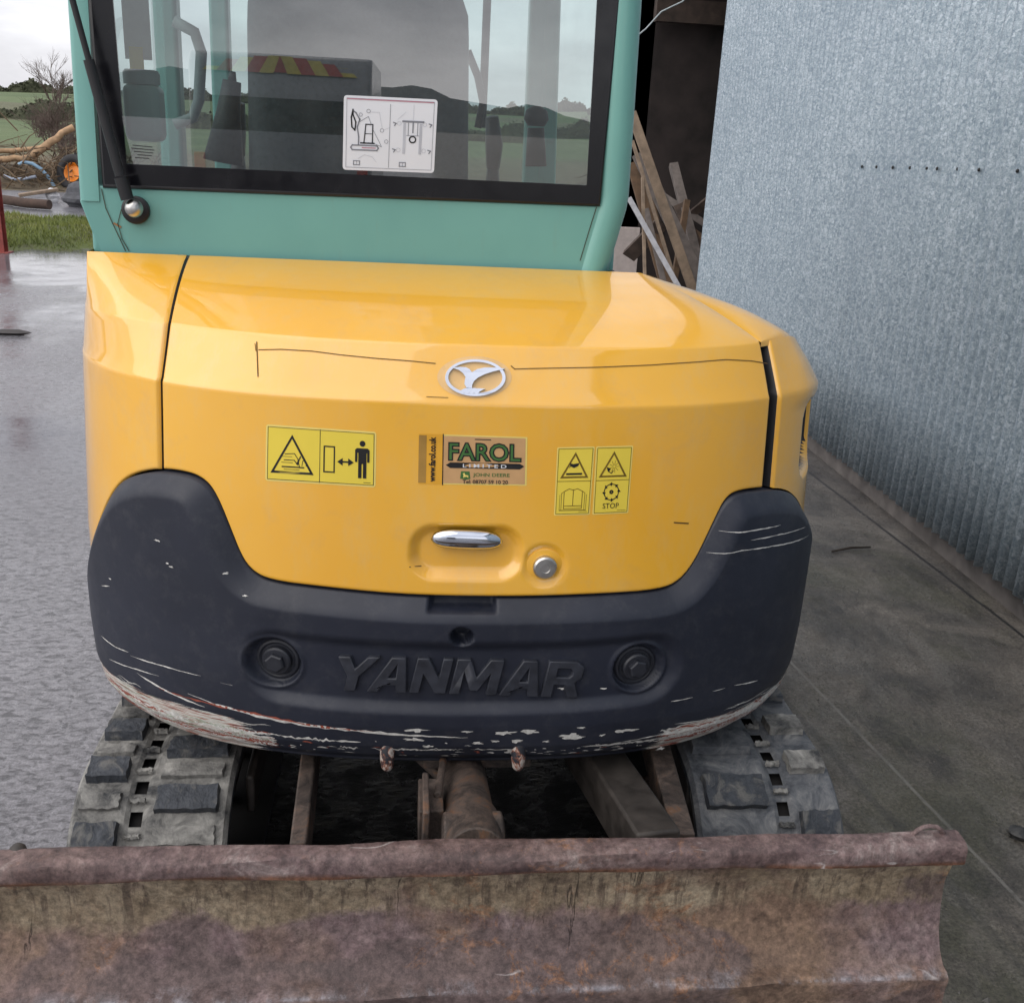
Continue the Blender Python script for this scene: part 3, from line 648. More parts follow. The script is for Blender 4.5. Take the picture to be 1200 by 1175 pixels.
# ------------------------------------------------------------------ decals: geometry drawn in the sticker's own pixels and laid on the panel
def hp(px, py, lift=.0006):
    d = ray(px, py).normalized(); loc, n_, i_, ds = PANELS['hood'].ray_cast(CAM, d)
    if loc is None: return hpa(px, py, lift)
    if n_.dot(d) > 0: n_ = -n_
    return loc+n_*lift
def hpa(px, py, lift=.0006):
    P = hit(px, py, Oy, lift)
    s = s_of(P, Oy(P.z)+lift); return surf(s, P.z, Oy(P.z)+lift)
def subdiv(poly, L):
    out = []
    for a, b in zip(poly, poly[1:]+poly[:1]):
        k = max(1, int(math.hypot(a[0]-b[0], a[1]-b[1])/L)); out += [(a[0]+(b[0]-a[0])*i/k, a[1]+(b[1]-a[1])*i/k) for i in range(k)]
    return out
class Decal:
    def __init__(s, quad, place, W=100., H=100.):     # quad: TL,TR,BR,BL pixels
        s.q = quad; s.W = W; s.H = H; s.pl = place; s.m = MB(); s.lv = 0
    def px(s, u, v):
        u /= s.W; v /= s.H; (a, b, c, d) = s.q
        return tuple((a[i]*(1-u)+b[i]*u)*(1-v)+(d[i]*(1-u)+c[i]*u)*v for i in (0, 1))
    def P(s, u, v, lv): x, y = s.px(u, v); return s.pl(x, y, .0005+.00035*lv)
    def plate(s, u0, v0, u1, v1, mi, lv=0, n=8, r=0):
        if r:
            pts = []
            for (cx, cy, a0) in ((u1-r, v1-r, 0), (u0+r, v1-r, 90), (u0+r, v0+r, 180), (u1-r, v0+r, 270)):
                for k in range(4): a = radians(a0+30*k); pts.append((cx+r*cos(a), cy+r*sin(a)))
            # strips between left and right outline for curvature
            ys = sorted(set(round(p[1], 4) for p in pts)); rows = []
            for y in ys:
                xs = [p[0] for p in pts if abs(p[1]-y) < 1e-3]; a, b = min(xs), max(xs); rows.append([s.P(a+(b-a)*i/n, y, lv) for i in range(n+1)])
            s.m.grid(rows, mi); return
        s.m.grid([[s.P(u0+(u1-u0)*i/n, v0+(v1-v0)*j/4, lv) for i in range(n+1)] for j in range(5)], mi)
    def poly(s, loops, mi, lv=2, L=None):
        if loops and not isinstance(loops[0][0], (tuple, list)): loops = [loops]
        L = L or s.W/12; L3 = [[Vector((a, b, 0)) for a, b in subdiv([tuple(p) for p in lp], L)] for lp in loops]
        t = tessellate_polygon(L3); fl = [p for lp in L3 for p in lp]
        s.m.add([s.P(p.x, p.y, lv) for p in fl], [tuple(q) for q in t], mi)
    def line(s, pts, w, mi, lv=2, close=False):
        if close: pts = pts+[pts[0]]
        for a, b in zip(pts[:-1], pts[1:]):
            dx, dy = b[0]-a[0], b[1]-a[1]; l = math.hypot(dx, dy) or 1; nx, ny = -dy/l*w/2, dx/l*w/2; ex, ey = dx/l*w/2, dy/l*w/2
            k = max(1, int(l/(s.W/10))); A = [[s.P(a[0]-ex+(dx+2*ex)*i/k+sg*nx, a[1]-ey+(dy+2*ey)*i/k+sg*ny, lv) for i in range(k+1)] for sg in (-1, 1)]
            s.m.grid(A, mi)
    def circle(s, cx, cy, r, w, mi, lv=2, n=20, asp=1):
        s.line([(cx+r*cos(2*pi*i/n), cy+asp*r*sin(2*pi*i/n)) for i in range(n)], w, mi, lv, True)
    def text(s, txt, x, y, w, h, mi, lv=3, rot=0, bold=.02):
        c = bpy.data.curves.new('t', 'FONT'); c.body = txt; c.offset = bold; c.resolution_u = 3
        o = bpy.data.objects.new('t', c); COL.objects.link(o); dg = bpy.context.evaluated_depsgraph_get(); me = o.evaluated_get(dg).to_mesh()
        vs = [v.co.copy() for v in me.vertices]; fs = [tuple(p.vertices) for p in me.polygons]
        bpy.data.objects.remove(o); bpy.data.curves.remove(c)
        xs = [v.x for v in vs]; ys = [v.y for v in vs]; x0, x1, y0, y1 = min(xs), max(xs), min(ys), max(ys); out = []
        for v in vs:
            a = (v.x-x0)/(x1-x0); b = (v.y-y0)/(y1-y0)
            if rot: q = (x+b*w, y+h-a*h) if False else (x+(1-b)*w, y+(1-a)*h)
            else: q = (x+a*w, y+(1-b)*h)
            out.append(s.P(q[0], q[1], lv))
        s.m.add(out, fs, mi)
    def build(s, name, mats, parent):
        # face the outside
        bm = bmesh.new(); me = bpy.data.meshes.new('t'); me.from_pydata(s.m.v, [], s.m.f); me.polygons.foreach_set('material_index', s.m.m) if len(me.polygons) == len(s.m.m) else None
        bm.from_mesh(me)
        for f in bm.faces:
            f.normal_update()
            if f.normal.dot(CAM-f.calc_center_median()) < 0: f.normal_flip()
        bm.to_mesh(me); bm.free()
        for m_ in mats: me.materials.append(m_)
        me.name = name; o = bpy.data.objects.new(name, me); COL.objects.link(o); o.parent = parent; return o

# warning decal, left
D = Decal([(312, 497), (441, 506), (440, 571), (311, 563)], hp, 130, 66)
D.plate(0, 0, 130, 66, 1, 0, r=3); D.plate(2.2, 2.2, 127.8, 63.8, 0, 1, r=2)
D.line([(2.5, 2.5), (127.5, 2.5), (127.5, 63.5), (2.5, 63.5)], .6, 2, 2, True); D.line([(64, 2), (64, 64)], .7, 2)
D.poly([[(31, 10), (57, 56), (6, 56)], [(31, 15), (52.5, 53.3), (10.3, 53.3)]], 2)
D.line([(20, 48), (45, 48)], 1.6, 2); D.line([(22, 40), (34, 40), (38, 45), (41, 35)], 1.0, 2); D.line([(23, 33), (34, 32), (38, 38), (40, 47)], .9, 2); D.line([(43, 46), (44, 40), (47, 40), (48, 46)], .7, 2)
D.line([(19, 43), (32, 43)], .6, 2); D.line([(20, 36), (31, 36)], .5, 2); D.line([(22, 51), (40, 51)], .6, 2); D.line([(41, 36), (37, 44)], 1.4, 2)
D.line([(69, 21), (81, 21), (81, 51), (69, 51)], 1.6, 2, 2, True)
D.line([(88, 38), (100, 38)], 2.0, 2); D.poly([(84.5, 38), (91, 33.5), (91, 42.5)], 2, 3); D.poly([(104, 38), (97.5, 33.5), (97.5, 42.5)], 2, 3)
D.poly([(114+3.4*cos(a*pi/6), 15+3.6*sin(a*pi/6)) for a in range(12)], 2, 3)
D.poly([(107.5, 20.5), (120.5, 20.5), (122.5, 22.5), (122.5, 37), (119.8, 37), (119.8, 26), (119, 26), (119, 56), (115, 56), (115, 39), (113.3, 39), (113.3, 56), (109.3, 56), (109.3, 26), (108.2, 26), (108.2, 37), (105.5, 37), (105.5, 22.5)], 2, 3, L=50)
D.line([(116, 61), (124, 61)], .6, 2)
D.build('warning_decal', [DYEL, DEDGE, INK], hood)['label'] = 'yellow warning decal with triangle and keep-clear figure'
# dealer sticker
D = Decal([(491, 508), (618, 512), (617, 569), (490, 567)], hp, 127, 57)
D.plate(0, 0, 29, 57, 1, 0, n=3); D.plate(29, 0, 127, 57, 3, 0, n=6); D.plate(29, 1.5, 125, 55.5, 0, 1, n=6); D.line([(28.5, 0), (28.5, 57)], 1.2, 2); D.plate(0, 1.5, 9, 55.5, 4, 1, n=2)
D.text('www.farol.co.uk', 12, 3, 8, 51, 2, rot=1, bold=.035)
D.text('FAROL', 34.5, 8, 86, 22, 2, 3, bold=.055); D.text('FAROL', 36, 9.5, 83, 19, 5, 5, bold=.0)
r = 3.2; D.poly([(34+r, 31.5), (122-r, 31.5), (124, 34.5), (122-r, 38), (34+r, 38), (32, 34.7)], 2, 2, L=12)
D.text('L I M I T E D', 52, 32.7, 51, 4.1, 6, 6, bold=.012)
D.poly([(50, 41.5), (60, 41.5), (61, 50), (57, 51), (49, 50)], 5, 2, L=40); D.poly([(52, 44), (54, 43), (55, 45.5), (58.5, 46), (58.5, 49), (57, 47.5), (54, 48), (52.5, 49), (53, 46)], 3, 4, L=40)
D.text('JOHN DEERE', 64, 43, 43, 5.4, 5, 3, bold=.01); D.text('Tel: 08707 59 10 20', 52, 51, 53, 4.6, 2, 3, bold=.015); D.line([(66, 4.5), (84, 4.5)], 1.1, 2)
D.build('dealer_sticker', [SAND, AMBER, INK, DEDGE, simple('dealer_brown', (.36, .20, .04), .45), LEAFG, DWHITE], hood)
# safety decal, right (two strips)
for side in (0, 1):
    if side == 0: q = [(653, 524), (697, 523), (691, 603), (649, 604)]
    else: q = [(698.5, 523), (742, 522), (736, 601), (694, 603)]
    D = Decal(q, hp, 44, 80)
    D.plate(0, 0, 44, 80, 1, 0, n=3, r=1.6); D.plate(1.4, 1.4, 42.6, 78.6, 0, 1, n=3, r=1.2)
    D.line([(2, 2), (42, 2), (42, 78), (2, 78)], .6, 3, 2, True); D.line([(2, 40), (42, 40)], .7, 3, 2)
    D.poly([[(22, 6), (39, 36.5), (5, 36.5)], [(22, 10), (35.3, 34.4), (8.7, 34.4)]], 3, 2, L=30)
    if side == 0:
        D.poly([(15, 18.5), (20, 20), (27, 18.8), (26, 22), (21, 24.5), (17, 22.5), (15, 25), (16.5, 20.5)], 2, 3, L=30); D.poly([(12, 30.4), (31, 30.4), (31, 32.6), (12, 32.6)], 2, 3, L=30)
        D.line([(11, 72), (11, 52), (17, 49), (22, 50.5), (27, 49), (33, 52), (33, 72), (11, 72)], .8, 3); D.line([(22, 50), (22, 69), (12, 69)], .8, 3); D.line([(22, 69), (32, 69)], .8, 3)
        D.line([(8, 74), (8, 54), (11, 52)], .6, 3); D.line([(36, 74), (36, 54), (33, 52)], .6, 3); D.line([(6, 74), (38, 74)], .9, 3); D.line([(6, 74), (6, 56)], .5, 3); D.line([(38, 74), (38, 56)], .5, 3)
    else:
        D.poly([(14, 24.5), (19, 26), (18, 28.5), (16, 30.3), (14.8, 27.5)], 2, 3, L=30); D.line([(17, 30), (20, 32), (22, 29)], .9, 2)
        for a in range(9): D.line([(23+1.5*cos(a*.7), 24+1.8*sin(a*.7)), (23+6*cos(a*.7), 24+7*sin(a*.7))], .45, 3)
        D.circle(21.5, 54, 1.5, 1.8, 2, n=8)
        for a in range(8):
            t = a*pi/4; D.line([(21.5+9*cos(t), 54+9.6*sin(t)), (21.5+9*cos(t+.55), 54+9.6*sin(t+.55))], 1.1, 2); D.poly([(21.5+11.3*cos(t), 54+12*sin(t)), (21.5+6.8*cos(t), 54+7*sin(t)), (21.5+9*cos(t-.35), 54+9.6*sin(t-.35))], 2, 3, L=30)
        D.text('STOP', 12, 67, 19.5, 6.2, 2, 3, bold=.0)
    D.line([(30, 75.8), (40, 75.8)], .5, 3)
    D.build('safety_decal', [DYEL, DEDGE, INK, simple('decal_olive_ink', (.16, .10, .006), .5)], hood)
# hairline cracks in the paint and small marks
CRK = simple('crack_line', (.10, .055, .015), .8)
for pts, w_ in (([(301, 401), (302.5, 441)], 1.2), ([(299, 403), (300, 411)], .8), ([(303.5, 410), (330, 409.5), (365, 411.5), (400, 416), (440, 420), (480, 423), (510, 426)], 1.0),
               ([(599, 429), (603, 432.5), (620, 432), (700, 430.5), (760, 428), (820, 424), (850, 421.5), (880, 423), (899, 426)], 1.0), ([(790, 612), (806, 613)], 1.5), ([(480, 664), (493, 663)], 1.0), ([(500, 465), (525, 466)], .7)):
    D = Decal([(0, 0), (1200, 0), (1200, 1175), (0, 1175)], hp, 1200, 1175); pp = []
    for a, b in zip(pts[:-1], pts[1:]):
        k = max(1, int((b[0]-a[0])/7)); pp += [(a[0]+(b[0]-a[0])*i/k, a[1]+(b[1]-a[1])*i/k) for i in range(k)]
    D.line(pp+[pts[-1]], w_, 0); D.build('paint_crack', [CRK], hood)

# emblem
def extr(loops, mapf, l0, l1, m, mi=0):
    L3 = [[Vector((a, b, 0)) for a, b in lp] for lp in loops]; t = tessellate_polygon(L3); fl = [p for lp in L3 for p in lp]; n = len(fl)
    hi = [mapf(p.x, p.y, l1) for p in fl]; lo = [mapf(p.x, p.y, l0) for p in fl]; fs = [tuple(q) for q in t]; k = 0
    for lp in L3:
        c = len(lp)
        for i in range(c): a, b = k+i, k+(i+1) % c; fs.append((a, b, n+b, n+a))
        k += c
    m.add(hi+lo, fs, mi)
def emap(X, Y, l): return hp(500+X/10.909, 410+Y/10.909, l)
m = MB(); NR = 44
ring = lambda cx, cy, rx, ry: [(cx+rx*cos(2*pi*i/NR), cy+ry*sin(2*pi*i/NR)) for i in range(NR)]
extr([ring(620, 365, 385, 235), ring(620, 362, 345, 200)], emap, .0, .006, m)
extr([[(330, 245), (420, 232), (500, 238), (545, 262), (575, 300), (640, 262), (740, 240), (860, 240), (1000, 255), (850, 290), (740, 325), (650, 370), (600, 415), (578, 460), (575, 500), (505, 495), (480, 450), (485, 400), (495, 360), (460, 310), (410, 272)]], emap, .001, .009, m)
for k in range(4):
    xo = 455+k*62; extr([[(xo-40, 535), (xo+30, 500), (xo+110, 490+k*6), (xo+80, 515), (xo+30, 545), (xo+5, 578), (xo-35, 566)]], emap, .001, .006, m)
bm = bmesh.new(); me = bpy.data.meshes.new('t'); me.from_pydata(m.v, [], m.f); bm.from_mesh(me); bmesh.ops.recalc_face_normals(bm, faces=bm.faces); bm.to_mesh(me)
m.v = [tuple(v.co) for v in me.vertices]; m.f = [tuple(p.vertices) for p in me.polygons]; m.m = [0]*len(m.f)
emb = m.build('emblem', CHROME, hood, bevel=.0012)
m = MB(); rows = [[emap(610+rr*475*cos(2*pi*i/48), 350+rr*268*sin(2*pi*i/48), .0006) for i in range(49)] for rr in (.01, .4, .75, 1)]
m.grid(rows); m.build('emblem_base', simple('emblem_clear', (.74, .46, .17), .25, var=.05, coat=.8), emb, smooth=True)

# handle and lock
m = MB(); rows = []
for i in range(25):
    u = i/24*2-1; x = 547+41*u; h_ = 11.5*sqrt(max(0, 1-abs(u)**3.2)); yc = 634+1.5*u; row = []
    for k in range(13):
        v = k/12*2-1; row.append(hpa(x, yc-1+h_*1.05*v if v < 0 else yc-1+h_*.85*v, .003+.014*sqrt(max(0, 1-v*v))*sqrt(max(0.02, 1-abs(u)**3))))
    rows.append(row)
m.grid(rows); rows2 = [[hpa(547+34*u/5, 627+c, l) for c, l in ((0, .003), (4, -.02), (10, -.02), (13, .003))] for u in range(-5, 6)]
m.grid(rows2, 1)
m.build('handle', [CHROME, BLACK], hood, smooth=True, solid=.002)
P = hp(638, 663, 0); n = nrm(lk_s); m = MB(); m.lathe(P-n*.002, n, [(.034, 0), (.034, .002), (.030, .003)], 28, 1); m.lathe(P, n, [(.022, 0), (.022, .011), (.019, .014), (.009, .0145), (.008, .0125)], 28, 0)
m.build('lock', [STEELZ, YEL], hood, smooth=True, angle=35)

# ------------------------------------------------------------------ cab
CY = -.40                                          # rear plane of the cab
def cp(px, py, y=CY): return atY(px, py, y)
def extend(a, b, z):                               # from b through a up to height z
    t = (z-b.z)/(a.z-b.z); return b+(a-b)*t
ZT = 2.42
oBL = cp(118, 297); oL = cp(93, 235); oLt = extend(cp(78, 0), oL, ZT)
oBR = cp(713, 313); oR = cp(739, 237); oRt = extend(cp(755, 0), oR, ZT)
oBL.z = oBR.z = 1.492
gBL = cp(123, 217); gTL = extend(cp(107, 0), gBL, ZT-.09); gBR = cp(701, 239); gTR = extend(cp(723, 0), gBR, ZT-.09)
print('cab', oBL, oL, oLt, oBR, oR, 'glass', gBL, gBR)
def plate_y(loops, y0, y1, m, mi=0):
    L3 = [[Vector((p.x, p.z, 0)) for p in lp] for lp in loops]; t = tessellate_polygon(L3); fl = [p for lp in L3 for p in lp]; n = len(fl)
    vs = [(p.x, y0, p.y) for p in fl]+[(p.x, y1, p.y) for p in fl]; fs = [tuple(q) for q in t]+[tuple(n+i for i in reversed(q)) for q in t]; k = 0
    for lp in L3:
        c = len(lp)
        for i in range(c): a, b = k+i, k+(i+1) % c; fs.append((a, b, n+b, n+a))
        k += c
    m.add(vs, fs, mi)
def fixn(m):
    me = bpy.data.meshes.new('t'); me.from_pydata(m.v, [], m.f); bm = bmesh.new(); bm.from_mesh(me); bmesh.ops.recalc_face_normals(bm, faces=bm.faces); bm.to_mesh(me); bm.free()
    m.v = [tuple(v.co) for v in me.vertices]; mm = m.m; m.f = [tuple(p.vertices) for p in me.polygons]; m.m = mm; return m
m = MB(); V = Vector
YF = .92                                           # front of the cab
iBL, iBR = gBL+V((.004, 0, -.004)), gBR+V((-.004, 0, -.004))
# rear: sill panel and posts
plate_y([[oBL, oL, gBL+V((-.012, 0, 0)), iBL+V((0, 0, 0)), iBR, gBR+V((.0, 0, 0)), oR+V((-.02, 0, 0)), oBR+V((-.02, 0, 0))]], CY, CY+.06, m)
fixn(m); m.build('cab_sill', TEAL, root, bevel=.008, seg=3)
m = MB()
# left post: flat outer chamfer and inner face
lw = (gBL.x-oL.x)
for (a, b, wd) in ((oL, oLt, lw-.012),):
    sec = [(0, .010), (.004, .003), (.010, 0), (wd, 0), (wd, .07), (0, .09)]
    P = [[V((p.x+u, CY+v, p.z)) for u, v in sec+[sec[0]]] for p in (a, b)]
    P = [[q_+V((0, -.003, 0)) for q_ in r_] for r_ in P]
    m.grid(P)
m.f = [tuple(reversed(f)) for f in m.f]
m.build('cab_post', TEAL, root, smooth=True, angle=40)
# right post: round tube that bends in at the bottom
m = MB(); rr = (oR.x-gBR.x)/2+.002
c1 = oR+V((-rr, rr*.75, 0)); c2 = oRt+V((-rr, rr*.75, 0)); c0 = V((oBR.x-rr*.95, CY+rr*.75, oBR.z))
pts = [c0, c0.lerp(c1, .5), c0.lerp(c1, .93), c1.lerp(c2, .012), c1.lerp(c2, .04), c1.lerp(c2, .5), c2]
m.tube(pts, rr, 28); m.build('cab_post', TEAL, root, smooth=True, angle=50)
# front posts, roof, side rails
m = MB()
xl, xr = oLt.x, oRt.x
for (x, y) in ((oL.x+.05, YF), (oR.x-.05, YF), (oL.x+.03, .30)):
    m.beam((x, y, 1.2), (x+.02*(1 if x < 0 else -1), y-.06, ZT), .055, .06, 0, up=(0, 1, 0))
for x in (oL.x+.03, oR.x-.04):
    m.beam((x, CY+.03, 1.53), (x, YF, 1.46), .045, .09)
m.beam((oL.x+.03, YF, 1.46), (oR.x-.03, YF, 1.46), .05, .06)
m.build('side_frame', TEAL, root, bevel=.01, seg=3)
m = MB(); m.box(((xl+xr)/2, (CY+YF)/2, ZT+.03), (xr-xl+.02, YF-CY+.06, .09)); m.box(((xl+xr)/2, CY+.025, ZT-.05), (xr-xl-.1, .05, .09)); m.build('roof', TEAL, root, bevel=.03, seg=4)
m = MB(); m.box(((xl+xr)/2, (CY+YF)/2, 1.18), (1.02, YF-CY-.06, .04)); m.box((oL.x+.03, .26, 1.32), (.02, 1.2, .26)); m.box((oR.x-.03, .26, 1.32), (.02, 1.2, .26)); m.box(((oL.x+oR.x)/2, CY+.09, 1.36), (.98, .03, .24)); m.build('cab_floor', CONS, root)
# rear glass with printed border
gy = CY-.006
rw = MB(); cin = [cp(149, 192), cp(687, 217)]; vTL = extend(cp(133, 0), cin[0], ZT-.14); vTR = extend(cp(699, 0), cin[1], ZT-.14)
go = [gBL, gBR, gTR, gTL]; gi = [cin[0], cin[1], vTR, vTL]
m = MB(); P_ = [V((p.x, gy, p.z)) for p in gi]; m.add(P_, [(0, 1, 2, 3)]); gl = m.build('rear_window', GLASS, root)
m = MB(); plate_y([go, gi], gy, gy+.005, m); fixn(m); m.build('window_border', CERAM, gl)
m = MB(); loop = [V((p.x, CY+.0, p.z)) for p in go]; m.tube([loop[3], loop[0], loop[1], loop[2]], .0065, 8); m.build('window_seal', BLACK, gl, smooth=True)
m = MB(); b1 = gBL+V((.13, 0, .03)); b2 = gBR
def gpx(px, py, lift): p = atY(px, py, gy-lift*1.0); return p
D = Decal([(403, 111.5), (513, 117), (508.5, 203), (401.5, 199)], gpx, 120, 95)
D.plate(0, 0, 120, 95, 0, 0, r=4); D.line([(5, 4.2), (115, 4.2)], 1.4, 2)
D.line([(4, 3.5), (116, 3.5), (116, 91.5), (4, 91.5)], .5, 1, 2, True); D.line([(60, 9), (60, 90)], .6, 1)
D.line([(12, 63), (44, 63), (46, 66), (44, 69), (12, 69), (10, 66)], 1.6, 1, 2, True); D.line([(25, 66), (42, 66)], 1.2, 2)
D.line([(27, 60), (29, 36), (38, 36), (38, 60)], 1.4, 3, 2); D.line([(28, 48), (38, 48)], .9, 3); D.line([(23, 60), (40, 60)], 1.8, 3)
D.line([(20, 62), (20, 52), (18, 40), (21, 30), (16, 22), (12, 19)], 1.7, 1); D.line([(12, 18), (10, 28), (11, 40), (15, 44), (16, 34), (12, 24)], 1.8, 3, 2, True)
D.line([(21, 33), (32, 26), (36, 36)], .6, 1); D.line([(40, 60), (50, 64), (47, 58), (38, 42)], .6, 1); D.circle(32, 19, 2.4, .5, 1, n=8); D.circle(22, 24, 2.2, .5, 1, n=8); D.circle(50, 43, 2.4, .5, 1, n=8); D.circle(56, 57, 2.4, .5, 1, n=8)
D.line([(36, 20), (46, 20), (50, 40)], .4, 4); D.line([(53, 42), (60, 39)], .4, 4); D.line([(20, 80), (28, 75), (38, 77), (44, 84)], .4, 4)
D.line([(77, 30), (103, 30)], 2.4, 1); D.line([(79, 34), (79, 70)], 3.2, 4); D.line([(100, 34), (100, 70)], 3.2, 4); D.line([(84, 32), (84, 48)], .8, 1); D.line([(96, 32), (96, 48)], .8, 1)
D.line([(90, 32), (90, 44)], 1.6, 1); D.circle(90, 53, 4, 1.6, 3, n=14); D.line([(82, 48), (98, 48)], .6, 1)
for (x, y) in ((66, 34), (112, 34), (66, 68), (112, 68)): D.line([(x-1.5, y-2), (x+2, y-1), (x, y+2)], 1.3, 1); D.circle(x+(6 if x < 80 else -7), y-1, 2.6, .4, 4, n=8)
D.line([(90, 8), (90, 28)], .4, 4); D.line([(70, 28), (80, 18)], .4, 4)
for x in (14, 74): D.line([(x, 83), (x+8, 83), (x+8, 88), (x, 88)], 1.0, 1, 2, True); D.line([(x+4, 83), (x+4, 88)], .5, 1)
D.build('lifting_chart', [DWHITE, DGREY, DPINK, INK, simple('decal_pale_grey', (.48, .50, .55), .5)], gl)
D = Decal([(152, 168), (182, 171), (182, 190), (153, 188)], gpx, 30, 20)
for i, (a, b) in enumerate(((4, 26), (2, 28), (5, 27), (9, 25), (6, 22))): D.line([(a, 2+3.6*i), (b, 2+3.6*i)], 1.2, 0, 1)
D.build('glass_marking', [simple('etched_black', (.03, .03, .035), .5)], gl)

# gas strut
m = MB(); sy = CY-.045
a = atY(74, -40, sy-.01); b = atY(138, 196, sy); c = atY(150, 236, sy)
m.tube([a, a.lerp(b, .35), b], .0055, 12, 0); m.tube([a.lerp(b, .45), b.lerp(a, .0), b.lerp(c, .25)], .0095, 14, 0); m.tube([b.lerp(c, .3), b.lerp(c, .95)], [.0125, .012], 14, 0)
gs = m.build('gas_strut', BLACK, root, smooth=True, angle=40)
m = MB(); q = atY(160, 246, CY); m.lathe((q.x, CY, q.z), (0, -1, 0), [(.026, 0), (.026, .010), (.022, .013)], 24, 1); q = atY(155, 245, CY-.05)
m.lathe((q.x, CY-.01, q.z), (0, -1, 0), [(.010, 0), (.010, .012), (.015, .018), (.017, .028), (.014, .040), (.007, .045)], 20, 0)
m.build('ball_joint', [STEELZ, BLACK], gs, smooth=True, angle=50)
# weathered seam cracks at the lower left weld
WCM = [simple('seam_dirt', (.055, .06, .04), .8), simple('seam_rust', (.30, .16, .07), .8)]
def cyp(px, py, lift): return atY(px, py, CY-.0008-lift)
D = Decal([(0, 0), (1200, 0), (1200, 1175), (0, 1175)], cyp, 1200, 1175)
D.line([(119, 222), (124, 244), (132, 262), (141, 281), (147, 294)], 1.1, 0); D.line([(142, 246), (138, 262), (143, 280), (151, 294)], 1.0, 0); D.line([(134, 262), (141, 266)], 2.2, 1); D.build('weld_crack', WCM, root)
D = Decal([(0, 0), (1200, 0), (1200, 1175), (0, 1175)], cyp, 1200, 1175)
D.line([(699, 243), (693, 262), (686, 285), (680, 305)], 1.0, 0); D.build('weld_crack', WCM, root)
# rubber strip between cab and body
m = MB(); m.tube([V((oBL.x+.012, CY+.0, 1.488)), V((oBL.x+.15, CY-.012, 1.489)), V((oBR.x, CY-.012, 1.489)), V((oBR.x+.012, CY+.02, 1.49))], .0075, 8); m.build('base_seal', BLACK, root, smooth=True)
# side and front glass
m = MB(); m.add([(oL.x+.03, CY+.06, 1.57), (oL.x+.03, .28, 1.54), (oLt.x+.03, .26, ZT), (oLt.x+.03, CY+.06, ZT)], [(0, 1, 2, 3)]); m.build('side_window', CLEAR, root)
m = MB(); m.add([(oR.x-.03, CY+.06, 1.57), (oR.x-.03, YF-.03, 1.52), (oRt.x-.04, YF-.05, ZT), (oRt.x-.03, CY+.06, ZT)], [(0, 1, 2, 3)]); m.build('side_window', CLEAR, root)
m = MB(); m.add([(oL.x+.06, YF, 1.49), (oR.x-.06, YF, 1.49), (oRt.x-.06, YF-.06, ZT), (oLt.x+.06, YF-.06, ZT)], [(0, 1, 2, 3)]); m.build('windscreen', CLEAR, root)

# seat
def rounded_slab(cx, cy, z0, z1, w0, w1, th, tilt, n=2.8):
    rows = []
    for i in range(19):
        v = i/18; z = z0+(z1-z0)*v; wv = (w0+(w1-w0)*v)*(max(.02, 1-max(0, (v-.80)/.2)**2.4))**.5 * (1-.25*max(0, (.08-v)/.08)); row = []
        for k in range(33):
            a = 2*pi*k/32; sx = math.copysign(abs(cos(a))**(2/n), cos(a)); syy = math.copysign(abs(sin(a))**(2/n), sin(a))
            row.append((cx+wv/2*sx, cy+tilt*v+th/2*syy*(.35+.65*min(1, 6*(1-v))), z))
        rows.append(row)
    return rows
sx0 = atY(422, 100, .02).x
m = MB(); m.grid(rounded_slab(sx0, .02, 1.33, 2.12, .52, .47, .13, -.05)); seat = m.build('seat', SEATM, root, smooth=True)
m = MB(); m.box((sx0, .32, 1.36), (.50, .50, .12)); m.build('seat_cushion', SEATM, seat, bevel=.04, seg=4)
m = MB(); m.tube([(sx0-.1, -.02, 2.05), (sx0-.1, -.03, 2.22)], .008, 8); m.build('headrest_stem', STEELZ, seat, smooth=True)
m = MB(); m.tube([(sx0+.1, -.02, 2.05), (sx0+.1, -.03, 2.22)], .008, 8); m.build('headrest_stem', STEELZ, seat, smooth=True)
for sgn in (-1, 1):
    x = sx0+sgn*.34; m = MB(); m.box((x, .28, 1.46), (.15, .50, .22)); m.box((x+.0, .16, 1.60), (.075, .32, .045)); m.build('console', CONS, root, bevel=.02, seg=3)
    m = MB(); m.tube([(x, .42, 1.56), (x, .43, 1.66)], [.026, .016], 12); m.tube([(x, .43, 1.66), (x+.0, .42, 1.72), (x-.01*sgn, .40, 1.79)], [.018, .024, .017], 14); m.build('joystick', BLACK, root, smooth=True)
m = MB(); hl = [atY(204, 25, .15), atY(228, 38, .15), atY(236, 62, .15), atY(233, 118, .15), atY(226, 138, .15), atY(205, 146, .15)]; m.tube([q.lerp(q, 0) for q in hl], .013, 10); m.build('grab_rail', simple('rail_grey', (.20, .25, .25), .4), root, smooth=True)
m = MB(); hl = [atY(548, 60, .35), atY(560, 90, .35), atY(566, 120, .35), atY(560, 150, .35)]; m.tube(hl, .010, 10); m.build('grab_rail', BLACK, root, smooth=True)
m = MB(); m.tube([atY(571, 0, .8)+V((0, 0, .2)), atY(571, 0, .8), atY(565, 150, .8)], .012, 8); m.build('wiper_arm', BLACK, root, smooth=True)
